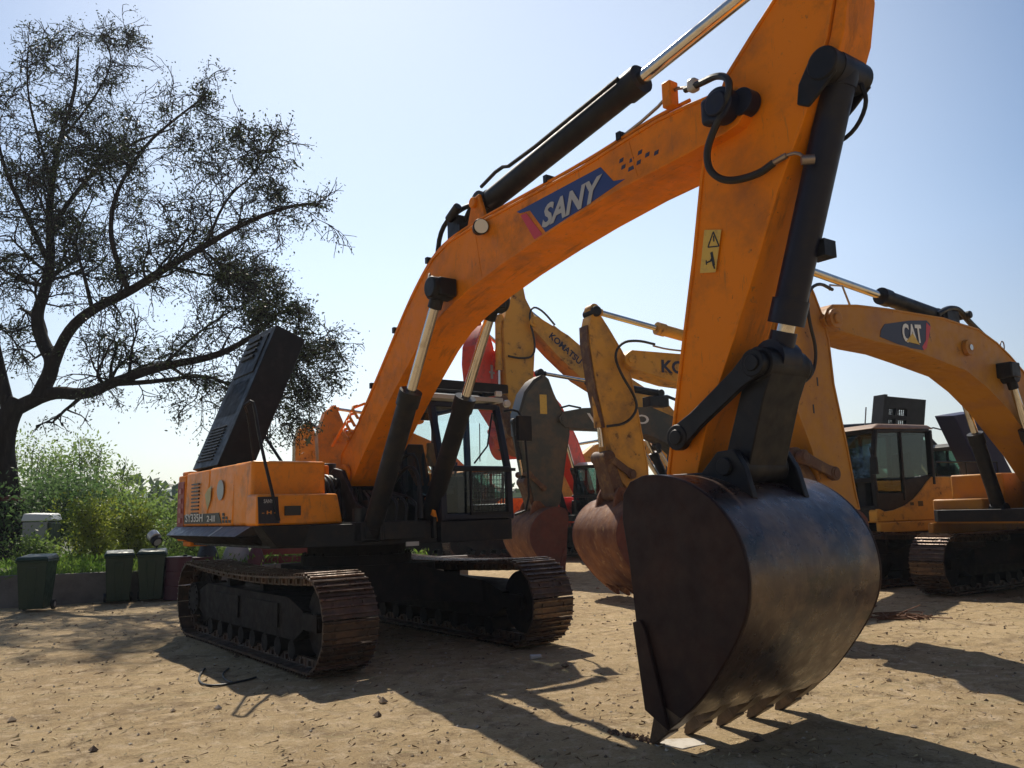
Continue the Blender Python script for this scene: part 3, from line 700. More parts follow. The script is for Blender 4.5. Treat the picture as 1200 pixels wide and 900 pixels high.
    # boom
    top = [(.03,2.15),(.09,2.41),(.59,2.78),(1.18,3.35),(1.83,4.0),(2.17,4.28),(2.46,4.47),(2.8,4.57),(3.35,4.61),(3.96,4.62),(5.0,4.64),(5.65,4.69),(5.95,4.71),(6.28,4.70),(6.50,4.68)]
    bot = [(6.62,4.33),(6.35,4.31),(6.0,4.29),(5.53,4.27),(4.9,4.21),(4.37,4.14),(3.74,4.04),(3.2,3.93),(2.7,3.79),(2.4,3.67),(2.12,3.50),(1.64,3.13),(1.15,2.72),(.75,2.36),(.45,2.06),(.25,1.93),(.1,1.97)]
    tip = [(6.75,4.64),(6.84,4.54),(6.82,4.42),(6.74,4.35)]
    bm_ = box_beam(root, 'boom', top + tip + bot, .28, OR, .012)
    for s in (-1, 1):
        b = MB(); b.cyl((6.66,s*.27,4.51),(6.66,s*.40,4.51),.13,n=28); b.cyl((6.66,s*.40,4.51),(6.66,s*.425,4.51),.095,n=24)
        b.build('pivot_cap', M['navy'], bm_, bevel=.012)
    b = MB(); b.hexa([(6.5,-.40,4.40),(6.66,-.40,4.38),(6.66,-.30,4.38),(6.5,-.30,4.40),(6.5,-.40,4.60),(6.66,-.40,4.62),(6.66,-.30,4.62),(6.5,-.30,4.60)]); b.build('pivot_lug', M['navy'], bm_, bevel=.03)
    b = MB()
    for s in (-1, 1): b.cyl((.26,s*.28,2.12),(.26,s*.33,2.12),.14,n=24)
    b.build('foot_boss', M['orange'], bm_, bevel=.01)
    b = MB()
    for (p, q) in (((2.20,4.27),(2.52,3.76)),((5.62,4.66),(5.70,4.31)),((3.30,4.58),(3.42,3.99))):
        d = (Vector(q)-Vector(p)).normalized(); nn = Vector((-d.y, d.x))*.008
        b.prism([(p[0]+nn.x,p[1]+nn.y),(q[0]+nn.x,q[1]+nn.y),(q[0]-nn.x,q[1]-nn.y),(p[0]-nn.x,p[1]-nn.y)], -.2655, -.270)
    b.build('weld_seam', OR, bm_, bevel=.002)
    # stick cylinder lugs
    b = MB()
    for s in (-1, 1): b.prism([(2.95,4.56),(3.12,4.98),(3.24,5.0),(3.40,4.58)], s*.12, s*.16)
    b.cyl((3.16,-.2,4.92),(3.16,.2,4.92),.06); b.build('cylinder_lug', M['orange'], bm_, bevel=.01)
    # badge
    vo = -.2665
    b = MB(); b.prism([(4.05,4.52),(5.27,4.55),(5.42,4.37),(5.56,4.34),(4.50,4.17),(4.26,4.47),(4.10,4.49)], vo, vo-.003)
    lp = b.build('logo_plate', M['blue'], bm_)
    b = MB(); b.prism([(4.11,4.465),(4.20,4.462),(4.45,4.165),(4.32,4.155)], vo, vo-.003); b.build('red_stripe', M['dred'], bm_)
    b = MB()
    for (u, z) in [(5.50,4.50),(5.62,4.46),(5.52,4.435),(5.60,4.39),(5.72,4.49),(5.70,4.41),(5.80,4.44),(5.90,4.42)]:
        w = .045 if (u, z) not in ((5.60,4.39),) else .07
        b.prism([(u,z),(u+w,z+.002),(u+w+.01,z+.035),(u+.01,z+.033)], vo, vo-.003)
    b.build('pixel_pattern', M['navytxt'], bm_)
    lettering('SANY', bm_, (4.87,-.271,4.355), .86, .215, .045, -1, M['greytxt'], off=.002, bold=.035, shear=.35)
    # boom cylinders and their bosses
    for s, du in ((-1, .07), (1, -.09)):
        v = s*.42
        b = MB(); b.box((2.66+du,min(s*.28,s*.5),3.90),(2.90+du,max(s*.28,s*.5),4.10)); b.cyl((2.78+du,s*.28,4.0),(2.78+du,s*.56,4.0),.12,n=20); b.build('cylinder_boss', BK, bm_, bevel=.02)
        ram(root, (1.16+du, v, 1.40), (2.76+du, v, 3.98), .115, .058, .60, 'boom_cylinder', BK)
    b = MB(); b.tube([(2.64,-.45,4.12),(2.5,-.33,4.3),(2.4,-.3,4.1),(2.6,-.32,3.9)], .012, smooth=2); b.build('grease_line', M['hose'], root)
    # stick cylinder above the boom
    ram(root, (3.16, 0, 4.94), (7.22, 0, 5.60), .118, .062, .585, 'stick_cylinder', BK)
    b = MB(); b.tube([(3.25,-.13,5.08),(3.62,-.14,5.17),(3.80,-.13,5.12),(5.4,-.13,5.36)], .02, smooth=1); b.tube([(2.7,-.05,4.75),(2.95,-.05,4.98),(3.15,-.06,5.05)], .03, smooth=1)
    b.build('cylinder_pipe', BK, root)
    # hydraulic lines following the top of the boom
    def along(off, v, i0, i1, rad, name, mt):
        pts = []
        for i in range(i0, i1):
            u, z = top[i]; p, q = top[max(i-1, 0)], top[min(i+1, len(top)-1)]
            d = Vector((q[0]-p[0], q[1]-p[1])).normalized(); pts.append((u - d.y*off, v, z + d.x*off))
        b = MB(); b.tube(pts, rad, smooth=2); return b.build(name, mt, bm_)
    for v in (-.24, -.17, -.10, .1, .17): along(.045, v, 2, 14, .017, 'hydraulic_line', M['orange'] if v < -.2 else M['steel'])
    along(.10, -.02, 3, 8, .034, 'hydraulic_line', M['hose']); along(.09, .06, 3, 9, .03, 'hydraulic_line', M['hose'])
    for u, z, a in ((.95,3.16,.72),(1.55,3.76,.75),(2.34,4.43,.6),(3.0,4.62,.1),(4.5,4.66,0),(5.5,4.7,0)):
        b = MB(); b.obox((u-.05*math.sin(a),-.27,z+.05),(u-.05*math.sin(a),.2,z+.05),.05,.07); b.build('line_clamp', BK, bm_)
    b = MB(); b.box((2.6,-.16,4.66),(2.82,.14,4.9)); b.cyl((2.7,-.2,4.86),(2.9,-.2,4.96),.05); b.tube([(2.3,-.12,4.5),(2.45,-.15,4.85),(2.75,-.1,4.98),(3.05,-.05,4.98)], .03, smooth=2); b.build('valve_block', BK, bm_, bevel=.01)
    b = MB()
    for k in range(4): b.tube([(.36+.09*k,-.3,2.56+.09*k),(.18+.09*k,-.3,2.72+.09*k),(.2+.09*k,-.22,2.74+.09*k)], .02, smooth=1)
    b.tube([(-.35,-.2,2.55),(-.1,-.2,2.72),(.3,-.2,3.0),(.62,-.2,3.02)], .018); b.build('pipe_elbow', M['orange'], bm_)
    # work lamp on the boom
    b = MB(); b.cyl((3.42,-.30,4.52),(3.56,-.36,4.50),.065,.085,n=20); b.obox((3.42,-.28,4.60),(3.46,-.32,4.50),.03,.05); wl = b.build('boom_lamp', BK, bm_, bevel=.01)
    b = MB(); b.cyl((3.562,-.361,4.50),(3.572,-.365,4.498),.072,n=20); b.build('lamp_lens', M['lamp'], wl)
    # arm
    ap = [(5.78,1.86),(5.92,2.47),(6.03,2.94),(6.17,3.52),(6.29,4.10),(6.38,4.44),(6.60,4.83),(6.84,5.03),(7.08,5.22),(7.12,5.68),(7.25,5.82),(7.42,5.74),(7.52,5.4),(7.53,5.0),(7.45,4.72),(7.36,4.50),(7.22,4.21),(6.97,3.78),(6.75,3.30),(6.51,2.81),(6.34,2.49),(6.18,2.12),(6.09,1.86),(6.06,1.66),(5.97,1.60),(5.84,1.66)]
    arm = box_beam(root, 'arm', ap, .19, OR, .012)
    for s in (-1, 1):
        b = MB(); b.cyl((6.80,s*.192,4.50),(6.80,s*.305,4.50),.10,n=28); b.build('pivot_ring', M['navy'], arm, bevel=.005)
    b = MB()
    for s in (-1, 1): b.prism(spine_poly([(7.24,4.30,.05),(7.30,4.40,.10),(7.42,4.53,.125)]), s*.193, s*.22)
    b.cyl((7.42,-.235,4.53),(7.42,.22,4.53),.115,n=24); b.build('cylinder_lug', BK, arm, bevel=.01)
    # curved dark edge of the arm's head
    b = MB(); b.prism([(7.40,4.58),(7.46,4.72),(7.54,5.0),(7.53,5.4),(7.43,5.74),(7.47,5.76),(7.60,5.4),(7.62,5.0),(7.56,4.70),(7.50,4.56)], -.17, .17); b.build('head_plate', OR, arm, bevel=.01)
    va = -.1905
    b = MB(); b.prism([(6.305,3.69),(6.465,3.645),(6.385,3.335),(6.235,3.365)], va, va-.003); wp = b.build('warning_label', M['dyellow'], arm)
    def tri(b, p, q, w):
        d = (Vector(q)-Vector(p)).normalized(); n = Vector((-d.y, d.x))*w/2
        b.prism([(p[0]+n.x,p[1]+n.y),(q[0]+n.x,q[1]+n.y),(q[0]-n.x,q[1]-n.y),(p[0]-n.x,p[1]-n.y)], va-.003, va-.006)
    b = MB(); A, B, Cc = (6.39,3.65), (6.33,3.545), (6.435,3.525)
    for p, q in ((A,B),(B,Cc),(Cc,A)): tri(b, p, q, .010)
    k_ = lambda u, z: (u-.04, z+.028)
    tri(b, k_(6.43,3.59), k_(6.43,3.545), .010)
    tri(b, k_(6.345,3.40), k_(6.40,3.405), .012); tri(b, k_(6.40,3.47), k_(6.415,3.36), .022); tri(b, k_(6.41,3.43), k_(6.375,3.40), .010); tri(b, k_(6.41,3.37), k_(6.42,3.335), .012); tri(b, k_(6.345,3.42), k_(6.345,3.385), .01)
    b.build('pictogram', M['dblack'], wp)
    # bucket cylinder, linkage, bucket
    pin = (5.95, 1.72)
    ear = bucket(root, pin, 1.0, 0, .735, M['bucket'], M['bucketside'], M['tooth'])
    kn = (6.73, 2.58)
    ram(root, (7.42, 0, 4.53), (kn[0]+.01, 0, kn[1]+.05), .115, .07, .865, 'bucket_cylinder', NV)
    linkage(root, (5.99, 2.12), kn, ear, BK, w=.21)
    b = MB(); b.box((7.02,.02,3.30),(7.17,.16,3.42)); b.tube([(7.50,.10,4.44),(7.52,.13,4.3),(7.40,.14,4.14),(7.24,.1,4.08)], .016, smooth=2)
    b.build('cylinder_hose', BK, root)
    # hose loops round the arm pivot
    b = MB(); b.tube([(6.32,-.33,4.79),(6.50,-.35,4.76),(6.66,-.37,4.745),(6.78,-.39,4.66),(6.78,-.40,4.54),(6.70,-.38,4.44),(6.58,-.37,4.32),(6.51,-.37,4.18),(6.53,-.36,4.03),(6.66,-.33,3.92),(6.86,-.24,3.93),(6.98,-.22,3.98)], .027, smooth=3); hs = b.build('arm_hose', M['hose'], root)
    b = MB(); b.tube([(6.98,-.22,3.98),(7.08,-.21,4.0)], .022); b.tube([(7.08,-.21,4.0),(7.17,-.21,3.99),(7.22,-.20,3.93)], .012, smooth=1); b.cyl((7.20,-.22,3.92),(7.26,-.16,3.92),.035,n=12); b.build('hose_end', M['steel'], hs)
    b = MB(); b.tube([(5.3,-.20,4.73),(5.9,-.25,4.80),(6.18,-.30,4.87),(6.34,-.33,4.80)], .014, smooth=1); b.build('hose_end', M['steel'], hs)
    b = MB(); b.box((6.10,-.36,4.72),(6.19,-.26,4.93)); b.build('hose_clamp', M['orange'], hs, bevel=.01)
    b = MB(); b.box((6.36,-.37,4.74),(6.44,-.29,4.84)); b.build('hose_nut', M['greytxt'], hs, bevel=.02)
    return root
main_machine()

# ------------------------------------------------------------------ the other excavators of the yard
def excavator(label, loc, deg, paint, boom, arm, pivot, foot=(.35, 1.95), hwb=.28, hwa=.22, bpin=None, bsc=1.0, brot=0, kn=None, rpin=None,
              stick=None, bcyl=None, bram=((1.15,1.4),(2.7,3.6)), dark=None, shell=None, side=None, stickpaint=None, cabtop=3.02, body=True, roof=None, far=False, sc=1, zs=0, back=0):
    root = thing('crawler_excavator', label, 'excavator', loc, R(deg) - PI/2, 'excavators parked behind the front one')
    PT = M[paint]; BK = M['black']; dark = dark or BK
    root.scale = (sc, sc, sc)
    undercarriage(root)
    
    b = MB(); b.plan([(-2.6,-1.42),(1.9,-1.42),(2.0,-1.3),(2.0,1.36),(1.9,1.44),(-2.6,1.44)], 1.22, 1.42); b.build('deck', BK, root, bevel=.01)
    b = MB(); b.box((-2.55,1.40,1.0),(2.0,1.50,1.20)); b.box((-2.55,-1.50,1.0),(2.0,-1.40,1.20)); b.box((-2.5,-1.4,1.19),(1.9,1.4,1.235)); b.build('side_beam', PT, root, bevel=.02)
    lp = [(2.03,1.21),(2.03,1.40),(1.98,1.46),(1.90,1.44),(1.80,1.40),(1.55,1.42),(1.25,1.50),(.98,1.62),(.72,1.80),(.55,1.95),(.40,2.05),(-.55,2.04),(-.55,1.21)]
    b = MB(); b.prism(lp, 1.28, 1.47); b.build('side_panel', PT, root, bevel=.015)
    b = MB(); b.prism([(-.565,1.21),(-.565,2.04),(-1.45,2.03),(-1.45,1.21)], .5, 1.47); b.build('side_door', PT, root, bevel=.02)
    b = MB(); b.prism([(-1.465,1.62),(-1.465,2.03),(-2.25,2.02),(-2.25,1.62)], .5, 1.47); b.prism([(-1.465,1.21),(-1.465,1.60),(-2.25,1.60),(-2.25,1.21)], .5, 1.43, 0); b.build('rear_panel', [PT], root, bevel=.02)
    b = MB(); b.box((-2.2,-1.0,1.4),(-.4,.55,2.1)); b.box((-.3,-.45,1.4),(.6,.35,1.9)); b.build('engine_cover', BK, root, bevel=.03)
    b = MB(); b.box((-.7,-1.46,1.21),(1.2,-.55,2.02)); b.box((1.2,-1.46,1.21),(1.85,-.6,1.6)); b.build('fuel_tank', PT, root, bevel=.03)
    b = MB(); b.box((-2.25,-1.46,1.21),(-.72,-.95,2.03)); b.build('side_panel', PT, root, bevel=.03)
    b = MB(); b.plan([(-2.28,-1.48),(-2.7,-1.48),(-3.0,-1.2),(-3.15,-.5),(-3.15,.5),(-3.0,1.2),(-2.7,1.48),(-2.28,1.48)], 1.2, 2.06); b.build('counterweight', dark if paint != 'ochre' else M['ochre'], root, bevel=.04)
    # cab on the left
    V0, V1 = .46, 1.42; zt = cabtop
    c = MB()
    for v in (V0, V1):
        c.obox((1.95,v,1.42),(1.98,v,2.2),.07,.09,(0,1,0)); c.obox((1.98,v,2.18),(1.82,v,zt-.06),.07,.09,(0,1,0)); c.obox((1.84,v,zt-.08),(.35,v,zt-.04),.07,.10,(0,1,0))
        c.obox((.32,v,zt-.04),(.36,v,1.9),.07,.13,(0,1,0)); c.obox((1.16,v,zt-.06),(1.20,v,1.6),.05,.08,(0,1,0))
        c.prism([(1.95,1.42),(1.98,1.75),(1.2,1.75),(1.17,2.0),(.36,2.10),(.36,1.42)], v-.02, v+.02)
    for u, z in ((1.96,1.47),(1.98,2.0),(1.84,zt-.07),(.35,1.9),(.33,zt-.05)): c.box((u-.04,V0,z-.045),(u+.04,V1,z+.045))
    c.box((.32,V0,1.4),(.38,V1,1.95)); c.box((.3,V0,1.38),(1.95,V1,1.44))
    cab = c.build('cab', M['black'] if paint != 'grey' else M['grey'], root, bevel=.012)
    b = MB(); b.hexa([(.2,.40,zt-.02),(1.95,.40,zt-.04),(1.95,1.48,zt-.04),(.2,1.48,zt-.02),(.3,.48,zt+.07),(1.7,.48,zt+.07),(1.7,1.40,zt+.07),(.3,1.40,zt+.07)]); b.build('roof', M[roof] if roof else PT, cab, bevel=.03)
    b = MB()
    for v in (V0, V1): b.prism([(1.22,1.78),(1.93,1.78),(1.95,2.18),(1.80,zt-.12),(1.2,zt-.1)], v-.003, v+.003); b.prism([(.42,2.1),(1.15,2.02),(1.14,zt-.1),(.40,zt-.1)], v-.003, v+.003)
    b.build('side_glass', M['dglass'], cab)
    b = MB(); b.hexa([(1.975,.5,2.04),(1.98,.5,2.04),(1.98,1.38,2.04),(1.975,1.38,2.04),(1.83,.5,zt-.12),(1.835,.5,zt-.12),(1.835,1.38,zt-.12),(1.83,1.38,zt-.12)]); b.build('windscreen', M['dglass'], cab)
    b = MB(); b.box((.6,.7,1.75),(1.15,1.2,1.9)); b.box((.52,.72,1.85),(.64,1.18,2.55)); b.box((1.6,.8,1.45),(1.75,1.0,2.2)); b.build('seat', M['seat'], cab, bevel=.03)
    if not far:
        b = MB(); b.tube([(1.98,1.46,2.5),(2.15,1.55,2.6),(2.15,1.6,2.3)], .015); b.box((2.12,1.54,2.1),(2.17,1.68,2.42)); b.build('mirror', BK, root)
        b = MB(); b.tube([(.1,1.35,2.05),(.1,1.35,2.35),(-1.8,1.35,2.35),(-1.8,1.35,2.05)], .016); b.tube([(-.8,1.35,2.05),(-.8,1.35,2.35)], .016); b.build('handrail', BK, root)
    for o in root.children: o.location.x -= back
    # boom, arm, rams
    n0 = len(root.children)
    bo = box_beam(root, 'boom', spine_poly(boom) if len(boom[0]) == 3 else boom, hwb, PT, .012)
    ar = box_beam(root, 'arm', arm, hwa, PT, .012)
    for s in (-1, 1):
        b = MB(); b.cyl((pivot[0],s*(hwb-.01),pivot[1]),(pivot[0],s*(hwb+.07),pivot[1]),.13,n=20); b.cyl((pivot[0],s*(hwb+.07),pivot[1]),(pivot[0],s*(hwb+.10),pivot[1]),.07,n=16)
        b.build('pivot_pin', PT, bo, bevel=.01)
        ram(root, (bram[0][0], s*.40, bram[0][1]), (bram[1][0], s*.40, bram[1][1]), .11, .055, .6, 'boom_cylinder', dark)
    if stick: ram(root, (stick[0][0], 0, stick[0][1]), (stick[1][0], 0, stick[1][1]), .11, .055, stick[2], 'stick_cylinder', M[stickpaint] if stickpaint else BK)
    if bpin:
        ear = bucket(root, bpin, bsc, brot, .75, M[shell or 'rust'], M[side or 'rustdark'], M[shell or 'rust'])
        linkage(root, rpin, kn, ear, M['rustlink'] if shell != 'red' else M['red'], w=hwa+.01, t=.05, wd=.15)
        if bcyl: ram(root, (bcyl[0], 0, bcyl[1]), (kn[0], 0, kn[1]), .085, .05, .62, 'bucket_cylinder', M['ochre'] if paint == 'ochre' else BK)
    for o in list(root.children)[n0:]: o.location.z += zs
    return root, bo, ar

def hoses(parent, pts, r=.02, name='hose', m='hose', smooth=2):
    b = MB(); b.tube(pts, r, smooth=smooth); return b.build(name, M[m], parent)

# right: yellow-orange machine with the badge on its boom
root, bo, ar = excavator('yellow-orange excavator at right with a dark blue badge on its boom', (9.1, 14.3, 0), -56, 'cat',
    [(6.36,3.92),(6.26,4.06),(6.14,4.13),(5.6,4.19),(4.9,4.22),(4.19,4.23),(3.5,4.24),(3.01,4.20),(2.53,4.17),(2.0,4.0),(1.64,3.83),(1.25,3.60),(.85,3.15),(.5,2.65),(.15,2.15),
     (.2,1.85),(.5,1.85),(1.0,2.3),(1.45,2.62),(1.9,2.95),(2.48,3.27),(3.0,3.48),(3.97,3.62),(4.6,3.70),(5.23,3.72),(6.1,3.80),(6.3,3.83)],
    [(5.86,1.50),(5.91,1.72),(6.01,2.33),(6.17,3.09),(6.20,3.67),(6.30,4.0),(6.42,4.25),(6.55,4.46),(6.69,4.57),(6.86,4.60),(7.02,4.45),(7.20,4.05),(7.22,3.6),(7.02,2.85),(6.74,2.26),(6.62,1.85),(6.5,1.6),(6.2,1.58)],
    (6.18, 3.93), hwb=.30, hwa=.25, bpin=(6.25, 1.35), bsc=.74, brot=.45, kn=(7.0, 2.15), rpin=(6.42, 1.95), bcyl=(7.38, 4.1), back=.62,
    stick=((3.05, 4.36), (6.78, 4.72), .40), bram=((1.1,1.4),(1.95,3.45)))
vo = .2875
b = MB(); b.prism([(5.14,3.80),(5.10,3.90),(5.0,3.99),(4.4,4.10),(3.95,4.15),(3.87,4.11),(3.86,4.06),(4.02,3.74),(4.10,3.70),(4.58,3.71)], vo, vo+.004); bp = b.build('logo_plate', M['navytxt'], bo)
b = MB(); b.prism([(3.96,4.12),(3.86,4.06),(4.02,3.74),(4.10,3.70),(4.13,3.75),(4.02,3.85)], vo+.004, vo+.006); b.build('red_corner', M['dred'], bp)
lettering('CAT', bo, (4.36, .292, 3.92), .48, .27, .06, 1, M['white'], off=.003, bold=.03)
b = MB(); b.prism([(4.53,3.79),(4.20,3.77),(4.36,3.92)], .299, .303); b.build('triangle_mark', M['dyellow'], bp)
b = MB(); b.cyl((2.95,.29,3.83),(2.95,.36,3.83),.12,n=20); b.build('cylinder_boss', M['cat'], bo, bevel=.01)
b = MB(); b.cyl((2.95,.36,3.83),(2.95,.38,3.83),.045,n=16); b.build('pin_end', M['chrome'], bo)
for s in (-1, 1):
    b = MB(); b.box((1.84,min(s*.28,s*.52),3.42),(2.12,max(s*.28,s*.52),3.66)); b.build('cylinder_boss', M['black'], bo, bevel=.02)
hoses(ar, [(6.12,.3,4.33),(6.45,.33,4.38),(6.72,.34,4.2),(6.70,.33,3.85),(6.55,.3,3.5),(6.62,.28,3.2),(6.85,.27,3.05),(6.98,.26,3.1)], .022)
hoses(bo, [(5.62,.2,4.20),(5.75,.2,4.45),(6.05,.22,4.42),(6.15,.28,4.33)], .014, 'pipe', 'steel', 0)
hoses(bo, [(3.3,.1,4.35),(3.0,.12,4.48),(2.7,.12,4.50),(2.4,.1,4.33),(1.95,.1,4.12),(1.6,.1,3.92),(1.2,.1,3.6)], .045)
b = MB(); b.box((2.75,-.15,4.22),(3.1,.15,4.45)); b.cyl((2.5,-.2,4.42),(2.5,.2,4.42),.06); b.build('valve_block', M['black'], bo, bevel=.02)
hoses(bo, [(1.75,.2,3.92),(1.68,.2,4.08),(1.58,.2,4.05),(1.62,.2,3.88)], .01, 'lifting_ring', 'steel')
for u, v, z in ((6.5,.237,3.1),(6.62,.237,2.75)):
    b = MB(); b.box((u-.01,v,z-.05),(u+.015,v+.003,z+.06)); b.build('paint_chip', M['dblack'], ar)
# a tangle of hoses and valves at the foot of its boom
b = MB(); r = random.Random(9)
for k in range(8): b.tube([(.2,.1+.06*k,1.5),(.9+.1*r.random(),.1+.07*k,2.2+.5*r.random()),(1.4,.3,2.3),(1.5,.2+.08*k,1.45)], .03, smooth=2)
b.box((.9,.3,1.4),(1.5,.9,1.9)); b.build('hydraulic_hoses', M['hose'], root)

# middle right: yellow machine whose rusty bucket hangs left of the big arm, cab seen from the side
root, bo, ar = excavator('mustard yellow excavator with its cab right of the big dark bucket and boom lettered KOMATSU', (8.0, 18.3, 0), -64, 'ochre',
    [(6.68,4.28,.10),(6.58,4.29,.17),(5.6,4.18,.27),(4.5,4.13,.31),(3.4,3.9,.38),(2.4,3.3,.38),(1.2,2.5,.3),(.3,1.95,.2)],
    [(6.25,1.98),(6.25,2.35),(6.36,3.05),(6.44,3.55),(6.52,4.0),(6.6,4.3),(6.7,4.47),(6.95,4.85),(7.13,5.10),(7.22,5.15),(7.33,5.08),(7.38,4.88),(7.38,4.57),(7.28,3.8),(7.12,3.04),(6.95,2.36),(6.82,2.05),(6.65,1.88),(6.4,1.86)],
    (6.64, 4.27), bpin=(6.42, 1.70), bsc=.97, kn=(7.12, 2.5), rpin=(6.66, 2.2), bcyl=(7.24, 4.0), hwa=.15, stick=((3.6,4.62),(7.22,5.22),.60), stickpaint='ochre', roof='cabroof')
lettering('KOMATSU', bo, (5.05, .267, 4.18), 1.75, .25, -.02, 1, M['navytxt'], bold=.03)
hoses(ar, [(6.0,.2,4.62),(6.4,.25,4.66),(6.78,.29,4.6),(6.98,.30,4.35),(6.85,.30,4.0),(6.55,.28,3.6),(6.5,.26,3.35),(6.75,.24,3.1),(7.15,.23,3.05)], .025)
hoses(bo, [(3.6,.1,4.5),(4.6,.1,4.55),(5.6,.12,4.55),(6.0,.15,4.6)], .018, 'pipe', 'steel')
b = MB(); b.cyl((7.22,-.2,5.17),(7.22,.2,5.17),.10,n=20); b.build('pin_boss', M['black'], ar, bevel=.03)
b = MB(); b.prism([(7.397,4.9),(7.392,4.57),(7.29,3.8),(7.13,3.04),(7.18,3.04),(7.33,3.8),(7.43,4.57),(7.43,4.9)], -.13, .13); b.build('front_plate', M['rustlink'], ar)
# stencils and smudges on the side panels
b = MB()
for u, z, w, h in ((1.0,1.5,.10,.06),(.74,1.48,.14,.1),(-.2,1.62,.05,.1),(-.35,1.72,.03,.12)): b.box((u,1.471,z),(u+w,1.474,z+h))
b.build('worn_sticker', M['dblack'], root)
b = MB(); b.prism([(-.85,1.62),(-1.2,1.62),(-1.02,1.82)], 1.471, 1.474); b.box((-1.22,1.471,1.36),(-.84,1.474,1.42)); b.box((-1.02,1.471,1.86),(-.96,1.474,1.94)); b.build('warning_sticker', mat('worn_brown_print', (.12,.06,.05), .6), root)
b = MB(); b.box((-2.3,1.44,1.23),(-1.46,1.475,1.60)); b.build('louvre', M['dblack'], root)
# its raised engine hood with lattice vents
b = MB()
H = lambda s, t, w=0: Vector((-.75 - .42*s - 1.55*t, -1.0 + w, 2.35 + 1.70*s - .05*t))
def hq(s0, s1, t0, t1, w0=0, w1=.10):
    b.hexa([H(s0,t0,w0),H(s0,t1,w0),H(s0,t1,w1),H(s0,t0,w1),H(s1,t0,w0),H(s1,t1,w0),H(s1,t1,w1),H(s1,t0,w1)])
sc_, tc_ = [0,.60,.69,.74,.84,1.0], [0,.20,.35,.40,.60,1.0]
for i in range(5):
    for j in range(5):
        if i in (1, 3) and j in (1, 3):
            for k in range(5):
                s = sc_[i] + (sc_[i+1]-sc_[i])*(k+.5)/5; hq(s-.004, s+.004, tc_[j], tc_[j+1], .03, .05)
            for k in range(5):
                t = tc_[j] + (tc_[j+1]-tc_[j])*(k+.5)/5; hq(sc_[i], sc_[i+1], t-.005, t+.005, .03, .05)
        else: hq(sc_[i], sc_[i+1], tc_[j], tc_[j+1])
hq(0, 1, -.06, 0, -.02, .30)
b.build('engine_hood', M['plastic'], root)
hoses(root, [(-.15,-.8,2.05),(-.35,-.8,2.8),(-.6,-.85,3.75)], .015, 'hood_stay', 'steel')

# centre: mustard machine with raised arm
root, bo, ar = excavator('mustard excavator holding a red bucket in the air, KOMATSU slanting down its boom', (6.48, 26.9, 0), -64, 'ochre',
    [(5.58,5.86,.08),(5.5,5.82,.16),(4.75,5.30,.30),(4.08,4.78,.33),(3.0,4.25,.36),(2.0,3.7,.38),(1.0,2.8,.32),(.3,1.95,.2)],
    [(5.55,3.45),(5.52,4.4),(5.45,5.2),(5.38,5.85),(5.45,6.02),(5.66,6.4),(5.72,6.72),(5.80,6.80),(5.90,6.70),(6.03,6.44),(6.20,6.0),(6.26,5.65),(6.24,4.8),(6.22,4.13),(6.15,3.5),(5.9,3.35)],
    (5.52, 5.8), sc=1.2, zs=-.38, bpin=(5.95, 3.45), bsc=.7, brot=-1.2, hwa=.16, kn=(6.35, 3.9), rpin=(5.95, 3.9), bcyl=(6.32, 5.9), stick=((3.3,5.05),(5.80,6.72),.42), stickpaint='ochre', bram=((1.1,1.4),(2.2,3.6)))
lettering('KOMATSU', bo, (4.66, .267, 5.21), 1.04, .17, -.66, 1, M['navytxt'], bold=.03)
hoses(ar, [(4.9,.2,5.8),(5.25,.25,6.12),(5.55,.29,6.2),(5.66,.30,5.9),(5.5,.3,5.3),(5.55,.27,4.95),(5.9,.25,4.9),(6.2,.23,4.95)], .025)
hoses(bo, [(3.6,.1,5.0),(4.3,.1,5.42),(4.9,.12,5.8)], .018, 'pipe', 'steel')

# centre: dark grey machine, rusty bucket on the ground
root, bo, ar = excavator('dark grey excavator with white letters on its level boom and a rust red bucket side', (5.72, 23.4, 0), -64, 'grey',
    [(5.85,4.36,.12),(5.75,4.36,.22),(5.1,4.4,.30),(4.0,4.42,.34),(2.8,4.38,.42),(1.9,4.05,.45),(1.2,3.4,.38),(.6,2.6,.3),(.3,2.0,.2)],
    [(5.95,2.05),(5.72,3.3),(5.58,3.95),(5.60,4.35),(5.85,4.7),(6.05,5.1),(6.2,5.5),(6.35,5.62),(6.55,5.55),(6.8,5.3),(7.02,4.95),(7.14,4.4),(7.14,3.9),(7.05,3.4),(6.9,2.6),(6.75,2.0),(6.5,1.8),(6.1,1.82)],
    (5.82, 4.35), sc=.88, zs=.22, hwb=.3, hwa=.27, bpin=(6.15, 1.78), bsc=1.1, kn=(6.95, 2.6), rpin=(6.5, 2.2), bcyl=(7.2, 4.3), stick=((2.2,5.05),(6.35,5.50),.62))
lettering('VOLVO', bo, (3.92, .287, 4.42), 2.15, .28, -.0, 1, M['white'], bold=.02)
b = MB(); b.box((6.28,.258,4.5),(6.50,.262,5.05)); b.build('warning_label', M['dyellow'], ar)
b = MB(); b.prism([(6.42,5.62),(6.7,5.46),(7.0,5.1),(7.2,4.5),(7.2,3.9),(7.12,3.9),(7.12,4.5),(6.93,5.04),(6.64,5.38),(6.4,5.53)], -.22, .285); b.build('head_plate', M['dblack'], ar)
b = MB(); b.tube([(5.1,.15,4.72),(5.5,.15,4.78),(5.8,.15,4.7)], .03); b.box((2.0,-.2,4.85),(2.7,.2,5.15)); b.tube([(2.6,.1,5.1),(1.8,.12,5.2),(1.0,.12,4.6),(.3,.1,3.4)], .05, smooth=1); b.build('valve_block', M['black'], bo, bevel=.01)

